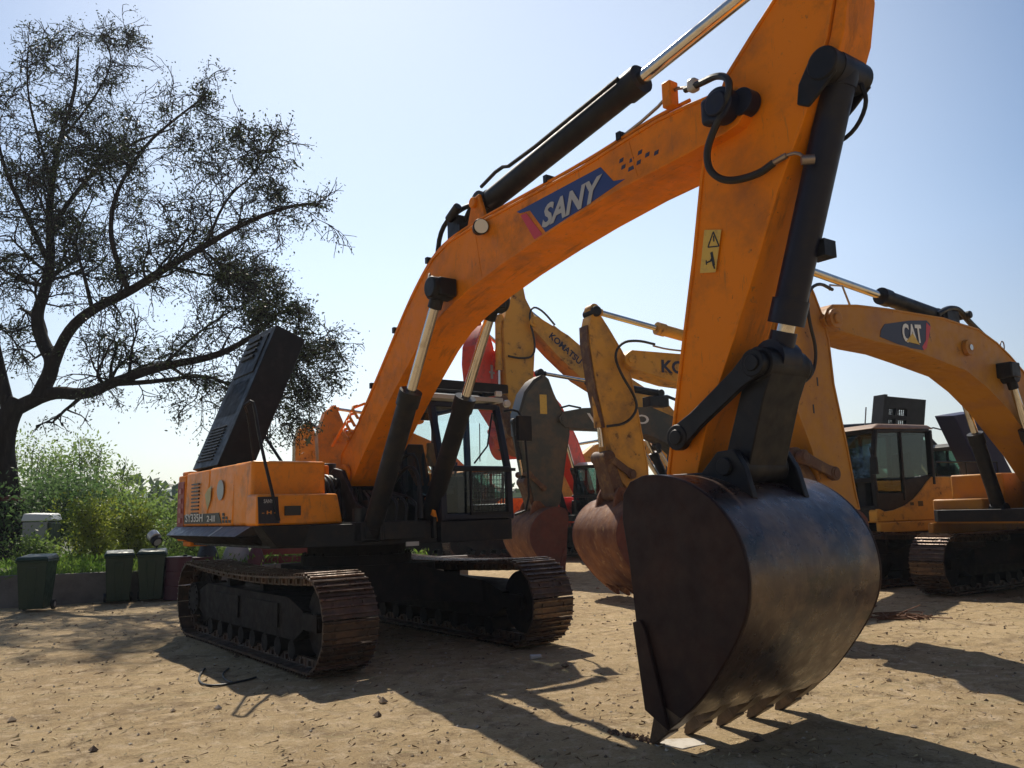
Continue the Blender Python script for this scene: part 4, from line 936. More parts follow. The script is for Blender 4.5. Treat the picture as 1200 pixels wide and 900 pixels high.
# red machine far behind the front cab
root, bo, ar = excavator('red excavator whose arm rises behind the cab roof of the orange one', (2.6, 29, 0), -33, 'red',
    [(6.1,6.05,.12),(6.0,6.0,.25),(5.1,5.72,.38),(3.8,5.2,.44),(2.6,4.6,.44),(1.6,3.6,.4),(.8,2.6,.3),(.35,1.95,.2)],
    [(4.9,4.05),(5.50,5.1),(5.84,5.8),(6.1,6.4),(6.3,6.8),(6.44,6.95),(6.62,6.8),(6.95,6.2),(7.0,5.7),(6.92,5.15),(6.2,4.45),(5.4,3.75),(5.0,3.75)],
    (6.02, 6.0), bpin=(5.15, 3.9), bsc=.75, brot=-1.5, kn=(5.6, 3.9), rpin=(5.5, 4.15), stick=((3.4,5.75),(6.45,6.85),.5), stickpaint='red', side='dred', shell='red', bram=((1.1,1.4),(2.4,3.9)), far=True, roof='greytxt')
b = MB(); b.box((6.1,.222,5.35),(6.22,.226,5.75)); b.box((6.02,.222,5.5),(6.3,.226,5.56)); b.build('white_marking', M['greytxt'], ar)

# dark machine far right, boom sloping away behind the mustard cab
root, bo, ar = excavator('dark green-grey excavator with a low boom sloping behind the cab roof at right', (12.9, 24.4, 0), -64, 'grey',
    [(6.6,2.8,.15),(5.9,3.0,.25),(4.7,3.12,.30),(3,3.12,.38),(1.6,2.78,.4),(.9,2.4,.3),(.3,1.95,.2)],
    [(6.3,.6),(6.45,2.0),(6.4,2.9),(6.6,3.3),(6.9,3.4),(7.1,3.0),(7.1,2.0),(6.8,.8)],
    (6.55, 2.8), stick=((3.2,3.62),(6.85,3.4),.5), bram=((1.1,1.4),(2.4,2.8)), far=True)
lettering('570', bo, (1.45, .267, 2.86), .55, .22, .25, 1, M['white'], bold=.01)
b = MB(); b.tube([(2.4,.1,3.5),(1.8,.12,3.55),(1.2,.1,3.2),(.5,.1,2.5)], .06, smooth=1); b.tube([(1.5,.1,3.3),(1.4,.1,3.65),(.4,.1,3.5),(.5,.1,3.1)], .02, smooth=1); b.build('boom_hoses', M['hose'], bo)
# its engine door standing open, dark blue
b = MB()
def machine_local(root, p):
    m = Matrix.Translation(root.location) @ root.rotation_euler.to_matrix().to_4x4()
    return m.inverted() @ p
q = [at(1172, 600, 19.4), at(1205, 590, 19.4), at(1150, 482, 18.6), at(1118, 487, 18.6)]
q = [machine_local(root, p) for p in q]; dv = Vector((0, -.5, .05))
b.hexa([q[0], q[1], q[1]+dv, q[0]+dv, q[3], q[2], q[2]+dv, q[3]+dv]); ed = b.build('engine_door', mat('dark_blue_paint', (.010, .018, .085), .6, rr=0), root, bevel=.02)

# three more far off, seen only in pieces
root, bo, ar = excavator('yellow excavator far behind, only its low roof and boom show left of the big arm', (8.2, 36, 0), -70, 'ochre',
    [(6.3,3.3,.15),(5.2,3.9,.28),(3.6,4.1,.35),(2.2,3.7,.38),(1.2,2.8,.3),(.3,1.95,.2)],
    [(6.5,.9),(6.1,2.6),(6.0,3.4),(6.3,4.0),(6.6,4.1),(6.75,3.6),(6.9,2.4),(6.8,.9)], (6.25,3.4), stick=((3.4,4.6),(6.6,4.1),.5), stickpaint='ochre', far=True)
root, bo, ar = excavator('pale yellow excavator far off, arm head showing just above the orange engine cover', (-2.6, 33, 0), -62, 'ochre',
    [(5.4,3.8,.15),(4.6,3.85,.26),(3.4,3.9,.34),(2.2,3.6,.38),(1.2,2.8,.3),(.3,1.95,.2)],
    [(5.3,1.2),(5.0,3.2),(5.0,3.8),(5.25,4.5),(5.5,5.0),(5.85,4.8),(6.0,4.3),(6.0,3.4),(5.8,1.2)], (5.3,3.8), hwa=.24, stick=((2.6,4.5),(5.5,4.85),.45), stickpaint='ochre', far=True)
b = MB(); b.prism([(5.42,4.42),(5.48,4.28),(5.38,4.15),(5.52,4.2),(5.64,4.1),(5.6,4.26),(5.7,4.38),(5.56,4.38),(5.5,4.5)], .242, .246); b.build('green_sticker', mat('dark_green_print', (.02,.12,.08), .5), ar)
root, bo, ar = excavator('orange excavator far off, arm head between the raised hood and the big boom', (-.8, 31.5, 0), -62, 'orange',
    [(6.1,4.2,.15),(5.2,4.3,.26),(3.6,4.2,.34),(2.2,3.6,.38),(1.2,2.8,.3),(.3,1.95,.2)],
    [(5.8,1.2),(5.6,3.2),(5.65,4.1),(5.8,4.8),(6.05,5.35),(6.4,5.1),(6.65,4.3),(6.6,3.4),(6.2,1.2)], (5.95,4.2), stick=((2.9,4.9),(6.08,5.25),.5), stickpaint='orange', far=True)

# ------------------------------------------------------------------ plants
import numpy as np
def leaf_mat(name, col, col2, tr=.5):
    m = bpy.data.materials.new(name); m.use_nodes = True
    n, l = m.node_tree.nodes, m.node_tree.links
    b = n['Principled BSDF']; b.inputs['Roughness'].default_value = .5; b.inputs['Specular IOR Level'].default_value = .35
    tc = n.new('ShaderNodeTexCoord'); t = n.new('ShaderNodeTexNoise'); t.inputs['Scale'].default_value = 1.3; t.inputs['Detail'].default_value = 5
    l.new(tc.outputs['Object'], t.inputs['Vector'])
    r = n.new('ShaderNodeMapRange'); r.inputs[1].default_value = .4; r.inputs[2].default_value = .62; l.new(t.outputs[0], r.inputs[0])
    x = n.new('ShaderNodeMix'); x.data_type = 'RGBA'; l.new(r.outputs[0], x.inputs[0]); x.inputs[6].default_value = (*col, 1); x.inputs[7].default_value = (*col2, 1)
    l.new(x.outputs[2], b.inputs['Base Color'])
    tl = n.new('ShaderNodeBsdfTranslucent'); l.new(x.outputs[2], tl.inputs[0])
    mx = n.new('ShaderNodeMixShader'); mx.inputs[0].default_value = tr
    l.new(b.outputs[0], mx.inputs[1]); l.new(tl.outputs[0], mx.inputs[2]); l.new(mx.outputs[0], n['Material Output'].inputs[0])
    return m
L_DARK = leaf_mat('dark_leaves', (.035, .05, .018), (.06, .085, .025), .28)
L_GREEN = leaf_mat('fresh_leaves', (.15, .23, .05), (.22, .31, .08), .55)
L_MID = leaf_mat('mid_leaves', (.08, .15, .045), (.13, .21, .07), .5)
L_YEL = leaf_mat('yellow_green_leaves', (.30, .33, .04), (.20, .27, .04), .5)
L_GRASS = leaf_mat('grass_blades', (.10, .20, .025), (.20, .30, .05), .55)
L_FAR = leaf_mat('far_foliage', (.06, .10, .05), (.10, .14, .07), .3)
M['bark'] = mat('dark_bark', (.022, .016, .014), .95, spec=.1, dirt=(.045, .034, .03), dscale=8, bump=.8, bscale=20, stretch=(1, 1, .25))

def leaves(name, pts, size, m, parent=None, seed=1, droop=0, aspect=.45, jit=.5):
    """one small four-sided leaf at every point"""
    g = np.random.default_rng(seed); P = np.array(pts, float); n = len(P)
    a = g.normal(size=(n, 3)); a[:, 2] -= droop; a /= np.linalg.norm(a, axis=1)[:, None]
    c = g.normal(size=(n, 3)); c = np.cross(a, c); c /= np.linalg.norm(c, axis=1)[:, None]
    s = size*(1 + jit*(g.random(n)-.5)*2)[:, None]
    tip, l_, r_ = P + a*s, P + a*s*.45 + c*s*aspect*.5, P + a*s*.45 - c*s*aspect*.5
    V = np.stack([P, r_, tip, l_], 1).reshape(-1, 3)
    me = bpy.data.meshes.new(name); me.vertices.add(n*4); me.vertices.foreach_set('co', V.ravel())
    me.loops.add(n*4); me.loops.foreach_set('vertex_index', np.arange(n*4, dtype=np.int32)); me.polygons.add(n)
    me.polygons.foreach_set('loop_start', np.arange(0, n*4, 4, dtype=np.int32)); me.materials.append(m); me.update(calc_edges=True)
    o = bpy.data.objects.new(name, me); COL.objects.link(o); o.parent = parent
    return o

def bushy(name, label, cat, base, h, rad, n, m, leaf=.09, seed=1, group=None, shape='round', stems=5):
    g = np.random.default_rng(seed); r = random.Random(seed)
    root = thing(name, label, cat, base, 0, group)
    b = MB(); pts = []
    tips = []
    for k in range(stems):
        a = r.uniform(0, 2*PI); q = rad*r.uniform(.1, .7); hh = h*r.uniform(.75, 1)
        p = [Vector((0, 0, -.1)), Vector((math.cos(a)*q*.3, math.sin(a)*q*.3, hh*.4)), Vector((math.cos(a)*q*.7, math.sin(a)*q*.7, hh*.75)), Vector((math.cos(a)*q, math.sin(a)*q, hh))]
        b.tube(p, [.03*h/3, .006], n=5, smooth=1); tips.append(p)
        for j in range(10):
            t = r.uniform(.25, 1); i = min(2, int(t*3)); c = p[i].lerp(p[i+1], t*3-i)
            d = Vector((r.gauss(0, 1), r.gauss(0, 1), r.uniform(0, 1.2))).normalized()*rad*r.uniform(.25, .6)*(1.15 - .6*t if shape == 'poplar' else 1)
            b.tube([c, c+d*.5+Vector((0,0,.03)), c+d], [.01, .003], n=4); tips.append([c, c+d*.5, c+d*.8, c+d])
    cl = []
    for p in tips:
        for j in range(4):
            t = r.uniform(.35, 1); i = min(2, int(t*3)); cl.append((p[i].lerp(p[i+1], t*3-i), rad*r.uniform(.10, .24)))
    for c, s in cl:
        q = g.normal(size=(max(3, n//len(cl)), 3))*s + np.array(c); pts.append(q)
    pts = np.concatenate(pts); pts = pts[pts[:, 2] > .02]
    b.build('stems', M['bark'], root); leaves('crown', pts, leaf, m, root, seed)
    return root

# bank behind the wall, raised
W0, W1, W2 = Vector((-22, 12.1, 0)), Vector((-7.2, 18.1, 0)), Vector((-2.2, 20.2, 0))
def bank_z(x, y): return .50 + .12*noise.noise((x*.4, y*.4, 0)) + .05*noise.noise((x*2, y*2, 4))
v, f = [], []
nu, nv = 60, 36
for j in range(nv):
    for i in range(nu):
        t = i/(nu-1); e = W0.lerp(W2, t); back = Vector((-.42, .90, 0)); d = .13 + (j/(nv-1))**1.8*110
        p = e + back*d; z = bank_z(p.x, p.y) if d < 60 else bank_z(p.x, p.y) - (d-60)*.01
        if i == nu-1: z = -.1
        v.append((p.x, p.y, z))
f = [(j*nu+i, j*nu+i+1, (j+1)*nu+i+1, (j+1)*nu+i) for j in range(nv-1) for i in range(nu-1)]
me = bpy.data.meshes.new('bank'); me.from_pydata(v, [], f); me.materials.append(mat('bank_soil', (.06, .075, .03), .95, dirt=(.12, .10, .05), dscale=1.5, bump=.6))
me.polygons.foreach_set('use_smooth', [True]*len(f)); o = bpy.data.objects.new('bank', me); COL.objects.link(o); tag(o, kind='structure')
# low concrete wall in slabs
conc = mat('weathered_concrete', (.20, .18, .165), .85, dirt=(.12, .105, .10), dscale=2.2, dmix=(.42, .68), bump=.25, bscale=20)
wall = thing('low_wall', 'low grey concrete slab wall holding back the green bank at left', 'wall', W0, math.atan2(W2.y-W0.y, W2.x-W0.x))
LW = (W2-W0).length; k = 0; x = 0; r = random.Random(2)
while x < LW:
    w = 1.5; h = .58 + .03*r.random(); b = MB(); b.hexa([(x+.01,-.05,-.1),(x+w-.01,-.05,-.1),(x+w-.01,.05,-.1),(x+.01,.05,-.1),(x+.01,-.045,h),(x+w-.01,-.045,h+r.uniform(-.02,.02)),(x+w-.01,.05,h),(x+.01,.05,h)])
    b.build('wall_slab', conc, wall, bevel=.012); x += w
# grass and weeds over the bank
g = np.random.default_rng(11); pts = []
for k in range(1500):
    t = g.random(); e = W0.lerp(W2, t); d = .12 + g.random()**1.7*9; p = e + Vector((-.42, .90, 0))*d
    hgt = .10 + .28*g.random()*(.4 + .6*(noise.noise((p.x*.7, p.y*.7, 9)) > 0)); q = g.normal(size=(34, 3))*np.array([.16, .16, 0]) + np.array([p.x, p.y, bank_z(p.x, p.y)]); q[:, 2] += g.random(34)*hgt; pts.append(q)
pts = np.concatenate(pts); o = leaves('grass', pts, .10, L_GRASS, None, 3, droop=-1.6, aspect=.28); tag(o, 'long green grass and weeds over the bank behind the wall', 'grass', kind='stuff')

# the big tree at left
def big_tree():
    KS = 1.33; base = at(4, 660, 18.2*KS); base.z = .42
    root = thing('broadleaf_tree', 'big sparse tree with dark leaning trunk and wide thin crown at left', 'tree', base)
    r = random.Random(21); g = np.random.default_rng(21)
    b = MB(); tw = MB(); lp = []
    G = [([(2,668,18.2),(5,600,18.2),(-1,540,18.2),(6,495,18.2),(22,468,18.2)], .42, .26),
         ([(20,478,18.2),(60,458,18.1),(100,464,17.9),(135,448,17.7),(190,430,17.4),(255,418,17.0),(298,396,16.8),(322,372,16.6)], .24, .035),
         ([(130,450,17.7),(180,446,17.6),(240,440,17.6),(268,450,17.6),(300,470,17.6)], .09, .02),
         ([(45,466,18.1),(62,430,18.2),(50,402,18.4),(41,375,18.5),(52,335,18.6),(58,298,18.7),(57,258,18.8),(62,215,18.8),(68,168,18.9),(84,110,19),(92,55,19)], .25, .03),
         ([(58,440,18.2),(80,392,17.9),(108,362,17.6),(150,340,17.2),(200,312,16.9),(240,290,16.6),(280,264,16.4),(330,244,16.2),(368,238,16.1)], .19, .025),
         ([(150,340,17.2),(136,290,17.0),(130,250,17.1),(134,212,17.2),(170,168,17.2),(215,130,17.1),(242,112,17.1)], .09, .02),
         ([(58,272,18.7),(84,228,18.9),(122,196,19.2),(160,168,19.5),(205,150,19.7)], .09, .02),
         ([(10,480,18.2),(2,430,18.4),(-16,350,18.8),(-30,240,19.2),(-24,110,19.6)], .22, .04),
         ([(56,305,18.7),(32,252,18.0),(6,205,17.4),(-10,130,17)], .10, .025),
         ([(298,396,16.8),(325,394,16.7),(340,405,16.6),(350,425,16.6)], .03, .01),
         ([(240,440,17.6),(285,455,17.5),(310,462,17.4),(328,476,17.4)], .03, .01),
         ([(240,290,16.6),(268,232,16.7),(296,205,16.7),(308,165,16.7)], .05, .01),
         ([(62,215,18.8),(45,160,18.5),(30,110,18.2),(32,60,18)], .06, .015),
         ([(108,362,17.6),(95,318,17.9),(88,280,18.3),(110,230,18.6)], .07, .015),
         ([(200,312,16.9),(235,320,17.2),(270,325,17.6),(310,312,17.9)], .05, .012),
         ([(52,335,18.6),(20,330,19.2),(-20,300,19.8)], .08, .02),
         ([(190,430,17.4),(230,395,17.8),(270,365,18.2),(310,345,18.6)], .05, .012),
         ([(68,168,18.9),(110,120,19.3),(135,70,19.6),(120,40,19.8)], .05, .012)]
    base0 = base
    def grow(p, d, L, rad, lvl):
        n = 5; pts = [p.copy()]; q = p.copy(); dd = d.normalized()
        for i in range(n):
            dd = (dd + Vector((r.gauss(0, .22), r.gauss(0, .22), r.gauss(.02 if lvl < 2 else -.10, .2)))).normalized()
            q = q + dd*L/n; pts.append(q.copy())
        (b if lvl < 2 else tw).tube(pts, [max(rad, .012), max(rad*.35, .008)], n=5 if lvl < 2 else 3)
        if lvl < 3:
            for k in range({0: 6, 1: 5, 2: 4}[lvl]):
                t = r.uniform(.25, 1); i = min(n-1, int(t*n)); c = pts[i].lerp(pts[i+1], t*n-i)
                nd = (dd*.8 + Vector((r.gauss(0, .7), r.gauss(0, .7), r.gauss(.12, .5)))).normalized()
                grow(c, nd, L*r.uniform(.45, .75), rad*.5, lvl+1)
        if lvl >= 1:
            for k in range(3 if lvl == 3 else 1):
                if r.random() < .68: continue
                i = r.randint(2, n); c = np.array(pts[i]); m_ = r.randint(3, 8)
                lp.append(c + g.normal(size=(m_, 3))*.14 + np.array([0, 0, -.03]))
    for pl, r0, r1 in G:
        P = [at(p[0], p[1], 18.2*KS + (p[2]-18.2)*KS) - base0 for p in pl]; r0 *= KS; r1 *= KS
        for i in range(1, len(P)-1): P[i] += Vector((r.gauss(0, .05), r.gauss(0, .06), r.gauss(0, .05)))
        b.tube(P, [r0*(1 if r0 > .4*KS else .72), r1*.72], n=10, smooth=2)
        if r0 > .4*KS: continue
        k = len(P)-1
        for j in range(int(3 + 2.7*k)):
            t = r.uniform(.18, 1)**.8; i = min(k-1, int(t*k)); c = P[i].lerp(P[i+1], t*k-i); d = (P[i+1]-P[i]).normalized()
            nd = d*.6 + Vector((r.gauss(0, .55), r.gauss(0, .6), r.gauss(.25, .5)))
            rr = r0 + (r1-r0)*t
            grow(c, nd, KS*r.uniform(.9, 1.8)*(1.1 - .62*t), max(.014, rr*.28), 1 if r.random() < .78 else 0)
    b.build('trunk', M['bark'], root, smooth=60); tw.build('twigs', M['bark'], root)
    P = np.concatenate(lp); print('tree leaves', len(P), 'twig verts', len(tw.v))
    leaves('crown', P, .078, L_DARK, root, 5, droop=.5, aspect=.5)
    # faded red band painted round the trunk
    c0 = at(3, 585, 18.2*KS) - base0; bb = MB(); bb.cyl(c0 - Vector((0, 0, .06)), c0 + Vector((.0, 0, .06)), .55, n=28, cap=False); bb.build('painted_band', mat('faded_red_band', (.16, .04, .04), .8), root)
big_tree()

# young trees and shrubs beyond the wall
for i, (px, py, Y, w, lab) in enumerate([(38,512,29,1.5,'slender young tree with pale leaves just right of the big trunk'),(75,520,31,1.3,'slender young tree, second from the big trunk'),(105,516,30,1.1,'slender young tree, third from the big trunk, its top thin'),
        (135,534,32,1.0,'slender young tree, rightmost of the pale row beyond the wall'),(8,525,32,1.6,'slender young tree mostly hidden behind the big trunk')]):
    p = at(px, py, Y); bushy('young_tree', lab, 'tree', (p.x, p.y, .3), p.z - .3, w, 2000, L_GREEN, .12, 40+i, 'young trees beyond the wall', 'poplar', 6)
for i, (px, py, Y, w, n, m, lab) in enumerate([(60,575,26,2.2,5200,L_MID,'broad green shrub behind the white topped container'),(100,570,27,2.0,5000,L_MID,'mid green shrub behind the yellow bush'),(145,590,28,1.9,5000,L_GREEN,'tall light green shrub right of the yellow bush'),
        (190,603,26,1.7,4200,L_GREEN,'loose light green shrub next to the orange counterweight'),(47,634,20.8,.8,2600,L_GREEN,'low bright green weeds in front of the white topped container'),(120,596,21,.95,4600,L_YEL,'rounded yellow green bush above the low wall'),(155,612,20,.8,3000,L_YEL,'small yellow green bush right of the larger one'),
        (-20,590,24,2.0,4000,L_MID,'green shrub cut by the left edge behind the trunk'),(215,616,22,1.0,3000,L_GREEN,'leafy shrub behind the rear of the orange machine'),(240,636,20.6,1.0,2500,L_GREEN,'low leafy shrub seen beneath the orange body')]):
    p = at(px, py, Y); bushy('shrub', lab, 'shrub', (p.x, p.y, .35), max(.6, p.z - .35), w, n, m, .13 if Y > 22 else .085, 60+i, 'shrubs beyond the wall', 'round', 7)

# wooded hills far away
def hills():
    v = []; nx, ny = 150, 24
    for j in range(ny):
        for i in range(nx):
            a = -1.2 + 2.5*i/(nx-1); d = 150 + j*14; x = math.sin(a)*d; y = math.cos(a)*d
            ridge = 16*math.exp(-((j-14)/7)**2)*(1 + .35*noise.noise((a*3, 1, 0)))*(1.0 if a < -.2 else max(.30, 1 - (a+.2)*1.2))
            v.append((x, y, ridge + 2.6*noise.noise((x*.05, y*.05, 2)) + 1.8*noise.noise((x*.2, y*.2, 5)) - 2.5))
    f = [(j*nx+i, j*nx+i+1, (j+1)*nx+i+1, (j+1)*nx+i) for j in range(ny-1) for i in range(nx-1)]
    me = bpy.data.meshes.new('hills'); me.from_pydata(v, [], f); me.materials.append(mat('wooded_hillside', (.06, .10, .055), .95, dirt=(.10, .14, .07), dscale=.25, bump=1, bscale=1.2))
    o = bpy.data.objects.new('hills', me); COL.objects.link(o); tag(o, kind='structure')
hills()
g = np.random.default_rng(8); pts = []
for k in range(620):
    a = g.uniform(-.95, .75); d = g.uniform(70, 120); x, y = math.sin(a)*d, math.cos(a)*d
    if a > -.25 and g.random() < .25: continue
    hh = g.uniform(2.2, 4.4) if a > -.2 else g.uniform(2.5, 5.5); rr = g.uniform(1.5, 3)
    q = g.normal(size=(60, 3)); q /= np.linalg.norm(q, axis=1)[:, None]; q *= (g.random(60)**.4)[:, None]
    pts.append(q*np.array([rr, rr, hh*.5]) + np.array([x, y, hh*.5]))
o = leaves('far_wood', np.concatenate(pts), .75, L_FAR, None, 9, aspect=.8); tag(o, 'distant belt of green trees along the horizon', 'trees', kind='stuff')

# ------------------------------------------------------------------ bins and odds and ends by the wall
M['bin'] = mat('dark_green_plastic', (.005, .032, .015), .45, dirt=(.012, .035, .02), dscale=4, bump=.05)
def wheelie():
    root = thing('wheelie_bin', 'x', 'bin')
    b = MB(); b.hexa([(-.22,-.26,.06),(.22,-.26,.06),(.22,.24,.06),(-.22,.24,.06),(-.28,-.34,.98),(.28,-.34,.98),(.28,.34,.98),(-.28,.34,.98)])
    b.hexa([(-.30,-.36,.93),(.30,-.36,.93),(.30,.36,.93),(-.30,.36,.93),(-.30,-.36,.98),(.30,-.36,.98),(.30,.36,.98),(-.30,.36,.98)])
    b.box((-.26,.34,.9),(.26,.42,.95)); b.hexa([(-.06,-.275,.1),(.06,-.275,.1),(.06,-.25,.1),(-.06,-.25,.1),(-.10,-.345,.85),(.10,-.345,.85),(.10,-.32,.85),(-.10,-.32,.85)]); b.build('body', M['bin'], root, bevel=.02)
    b = MB(); b.hexa([(-.31,-.40,.985),(.31,-.40,.985),(.31,.36,.985),(-.31,.36,.985),(-.27,-.34,1.05),(.27,-.34,1.05),(.27,.30,1.09),(-.27,.30,1.09)]); b.cyl((-.24,.40,1.0),(.24,.40,1.0),.03); b.build('lid', M['bin'], root, bevel=.02)
    for s in (-1, 1):
        b = MB(); b.cyl((s*.24,.24,.10),(s*.29,.24,.10),.10,n=20); b.cyl((s*.29,.24,.10),(s*.295,.24,.10),.05,n=16, mi=1); b.build('wheel', [M['hose'], M['greytxt']], root)
    return root
def copy_tree(o, parent=None):
    c = o.copy(); COL.objects.link(c); c.parent = parent
    for ch in list(o.children): copy_tree(ch, c)
    return c
w0 = wheelie()
for i, (px, py, Y, a, lab) in enumerate([(41,716,16.1,12,'dark green wheelie bin standing alone near the left edge'),(138,706,17.35,25,'dark green wheelie bin, middle of the three, against the wall'),(177,701,17.6,20,'dark green wheelie bin nearest the orange machine')]):
    o = w0 if i == 0 else copy_tree(w0); p = at(px, py, Y); o.location = (p.x, p.y, gz(p.x, p.y)-.01); o.rotation_euler = (0, 0, R(a)); o.scale = (.93, .93, .96); o['label'] = lab; o['group'] = 'green wheelie bins along the wall'
p = at(46, 632, 22)
t = thing('waste_container', 'grey sided container with white top standing behind the tree trunk', 'container', (p.x, p.y, .5), R(8)); t.scale = (.66, .66, 1.34)
b = MB(); b.hexa([(-.40,-.42,0),(.40,-.42,0),(.40,.42,0),(-.40,.42,0),(-.45,-.5,.86),(.45,-.5,.86),(.45,.5,.86),(-.45,.5,.86)]); b.build('body', mat('pale_grey_plastic', (.36,.36,.38), .5), t, bevel=.02)
b = MB(); b.box((.46,-.48,0),(.58,.48,.84)); b.build('side_frame', M['bin'], t, bevel=.01)
b = MB(); b.hexa([(-.5,-.56,.88),(.62,-.56,.88),(.62,.56,.88),(-.5,.56,.88),(-.44,-.48,1.02),(.55,-.48,1.0),(.55,.48,1.02),(-.44,.48,1.04)]); b.build('lid', M['white'], t, bevel=.03)
# lamp head on a short post
p = at(184, 629, 17.9); t = thing('floodlight', 'small round black and silver floodlight tilted down beside the shrubs', 'lamp', (p.x, p.y, .10))
b = MB(); b.cyl((0,0,.3),(0,0,1.0),.02,n=8); b.build('post', M['black'], t)
b = MB(); b.cyl((-.16,.06,1.22),(.04,-.06,1.06),.10,.115,n=20); b.build('lamp_head', M['black'], t, bevel=.01)
b = MB(); b.cyl((-.12,.03,1.22),(-.02,-.03,1.14),.122,n=20); b.build('silver_band', M['lamp'], t, bevel=.01)
b = MB(); b.cyl((.042,-.062,1.058),(.05,-.067,1.051),.08,n=20); b.build('lens', M['lamp'], t)
# sacks, drum and scrap behind the near track
def sack(px, py, Y, sx, sz, m, name, lab, cat, seed, z0=None):
    p = at(px, py, Y); b = MB(); r = random.Random(seed); n, k = 14, 8; vs = []
    for j in range(k+1):
        for i in range(n):
            a = 2*PI*i/n; u = j/k; w = math.sin(PI*(.12+.80*u))**.6*(1 - .25*u); q = 1 + .18*noise.noise((math.cos(a)*2+seed, math.sin(a)*2, u*3))
            vs.append((math.cos(a)*sx*w*q, math.sin(a)*sx*w*q, sz*u))
    fs = [(j*n+i, j*n+(i+1) % n, (j+1)*n+(i+1) % n, (j+1)*n+i) for j in range(k) for i in range(n)] + [tuple(range(n-1, -1, -1)), tuple(range(k*n, k*n+n))]
    b.add(vs, fs); o = b.build(name, m, smooth=60); o.location = (p.x, p.y, 0 if z0 is None else z0); tag(o, lab, cat)
def drum(px, Y, r_, h, m, lab):
    p = at(px, 690, Y); t = thing('drum', lab, 'drum', (p.x, p.y, 0)); b = MB()
    b.cyl((0,0,0),(0,0,h),r_,n=28)
    for z in (.02, h*.33, h*.66, h-.02): b.cyl((0,0,z-.012),(0,0,z+.012),r_*1.03,n=28)
    b.build('body', m, t, bevel=.006); b = MB(); b.cyl((r_*.5,0,h),(r_*.5,0,h+.03),.04,n=12); b.build('cap', M['black'], t)
drum(208, 17.7, .27, .86, mat('plum_plastic', (.07, .014, .032), .5), 'plum coloured drum between the green bin and the near track')
drum(232, 18.6, .29, .80, mat('dark_red_paint', (.08, .012, .015), .5), 'dark red drum behind the rear of the near track')
sack(243, 650, 18.8, .30, 1.16, mat('black_bag', (.015,.015,.018), .35), 'rubbish_bag', 'tall black bag behind the near track under the counterweight', 'bag', 3)
sack(236, 644, 18.5, .19, .22, mat('white_bag', (.72,.72,.70), .6), 'white_sack', 'small white sack on the black bag', 'sack', 4, 1.10)
sack(277, 645, 19.2, .42, 1.12, mat('dirty_white_bag', (.42,.38,.36), .7), 'builder_sack', 'dirty pale sack standing in the gap above the near track', 'sack', 6)
p = at(330, 660, 19.6); t = thing('red_crate', 'red slatted crate seen between the orange body and the near track', 'crate', (p.x, p.y, 0), .2)
b = MB()
for k in range(6): b.box((-.6,-.4,.06+k*.18),(.6,-.36,.18+k*.18)); b.box((-.6,.36,.06+k*.18),(.6,.4,.18+k*.18)); b.box((-.6,-.36,.06+k*.18),(-.56,.36,.18+k*.18)); b.box((.56,-.36,.06+k*.18),(.6,.36,.18+k*.18))
M['oldred'] = mat('faded_dark_red', (.20, .035, .03), .7); b.build('slats', M['oldred'], t); b = MB()
for x in (-.57, 0, .57):
    for y in (-.38, .38): b.box((x-.03,y-.045,0),(x+.03,y+.045,1.12))
b.build('posts', M['oldred'], t)
sack(300, 650, 18.9, .25, .98, mat('maroon_bag', (.10,.02,.03), .6), 'maroon_sack', 'maroon sack left of the red crate', 'sack', 8)

# small things on the ground
def ground_pts(L, dz=.0):
    out = []
    for px, py in L:
        a = at(px, py, 10); o0 = Vector((0, 0, CH)); d = a - o0; t = -CH/d.z; q = o0 + d*t; out.append(Vector((q.x, q.y, gz(q.x, q.y) - .01 + dz)))
    return out
b = MB(); b.tube(ground_pts([(240,784),(233,793),(234,801),(245,805),(262,804),(276,801),(290,797),(300,794)], .012), .011, smooth=2); b.tube(ground_pts([(268,784),(260,790),(264,797),(273,801)], .012), .010, smooth=2)
tag(b.build('wire_loop', M['hose']), 'black wire curled on the dirt below the near track', 'wire')
q = ground_pts([(795,868)])[0]; b = MB(); r = random.Random(5)
n = 12; po = [(q.x + .20*math.cos(2*PI*i/n)*r.uniform(.55, 1.2) , q.y + .12*math.sin(2*PI*i/n)*r.uniform(.7, 1.2)) for i in range(n)]; b.plan(po, q.z-.01, q.z+.008)
tag(b.build('stone_slab', mat('pale_stone', (.52,.47,.40), .8, dirt=(.35,.3,.22), dscale=9), bevel=.004), 'pale flat stone slab under the first bucket tooth', 'slab')
r = random.Random(6); A, B = ground_pts([(716,855)])[0], ground_pts([(772,868)])[0]; b = MB()
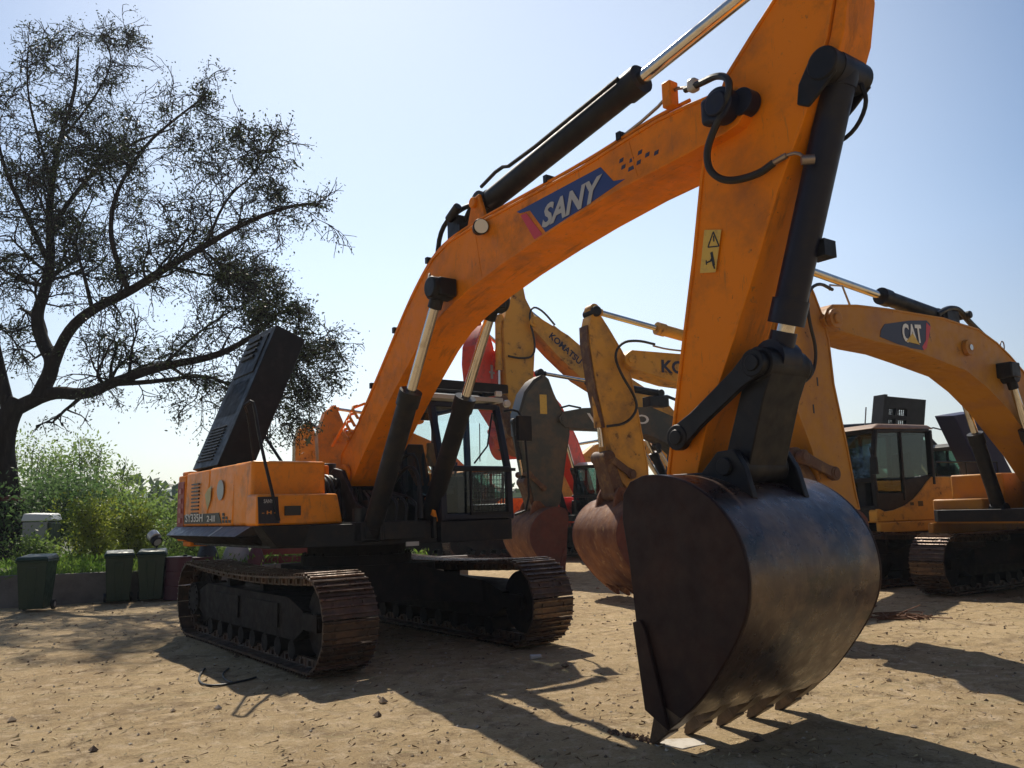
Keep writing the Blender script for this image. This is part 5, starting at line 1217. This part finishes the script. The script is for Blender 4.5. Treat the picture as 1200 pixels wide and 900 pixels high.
for k in range(90):
    t = r.random(); c = A.lerp(B, t) + Vector((r.gauss(0, .02), r.gauss(0, .035), .008)); s = r.uniform(.008, .018)
    b.add([c+Vector((s,0,0)), c+Vector((0,s,0)), c+Vector((-s,0,0)), c+Vector((0,-s,0)), c+Vector((0,0,s)), c+Vector((0,0,-s))], [(0,1,4),(1,2,4),(2,3,4),(3,0,4),(1,0,5),(2,1,5),(3,2,5),(0,3,5)])
tag(b.build('pebble_row', mat('brown_clods', (.12,.07,.045), .9), smooth=0), 'row of small brown clods left of the first bucket tooth', 'clods', kind='stuff')
r = random.Random(12); c = ground_pts([(1050,724)])[0]; b = MB()
for k in range(26):
    p = [c + Vector((r.gauss(0, .28), r.gauss(0, .16), abs(r.gauss(.03, .04)))) for _ in range(4)]; b.tube(p, .008, n=4, smooth=1)
tag(b.build('rusty_wire', mat('rusty_wire', (.16,.07,.03), .8)), 'tangle of rusty wire on the dirt right of the big bucket', 'wire')
c = ground_pts([(628,772)])[0]; b = MB(); b.cyl(c+Vector((-.06,0,.02)), c+Vector((.06,.02,.03)), .035, .02, n=7); tag(b.build('pale_stone', M['greytxt'], smooth=0), 'single pale stone at the shadow edge before the far track', 'stone')

# green sheet fence far behind the machines
t = thing('sheet_fence', 'pale green sheet fence far behind between cab and dark arm', 'fence', (-3, 47, 0), .05)
b = MB()
for k in range(60): b.box((k*.3,(.0 if k % 2 else .05),0),(k*.3+.3,(.03 if k % 2 else .08),2.6))
b.build('sheets', mat('pale_green_sheet', (.22,.38,.30), .5), t); b = MB()
for k in range(7): b.box((k*3-.04,.1,0),(k*3+.04,.18,2.7))
b.build('posts', M['greytxt'], t)

# thin haze in the air
b = MB(); b.box((-620, -70, -8), (620, 660, 34))
hz = bpy.data.materials.new('air_haze'); hz.use_nodes = True; hn = hz.node_tree.nodes
for x in list(hn):
    if x.type == 'BSDF_PRINCIPLED': hn.remove(x)
pv = hn.new('ShaderNodeVolumePrincipled'); pv.inputs['Color'].default_value = (.80, .90, 1, 1); pv.inputs['Density'].default_value = .0006; pv.inputs['Anisotropy'].default_value = .2
hz.node_tree.links.new(pv.outputs[0], hn['Material Output'].inputs['Volume'])
o = b.build('haze', hz, smooth=0); tag(o, kind='stuff'); o['label'] = 'thin bluish haze in the air over the yard and far hills'
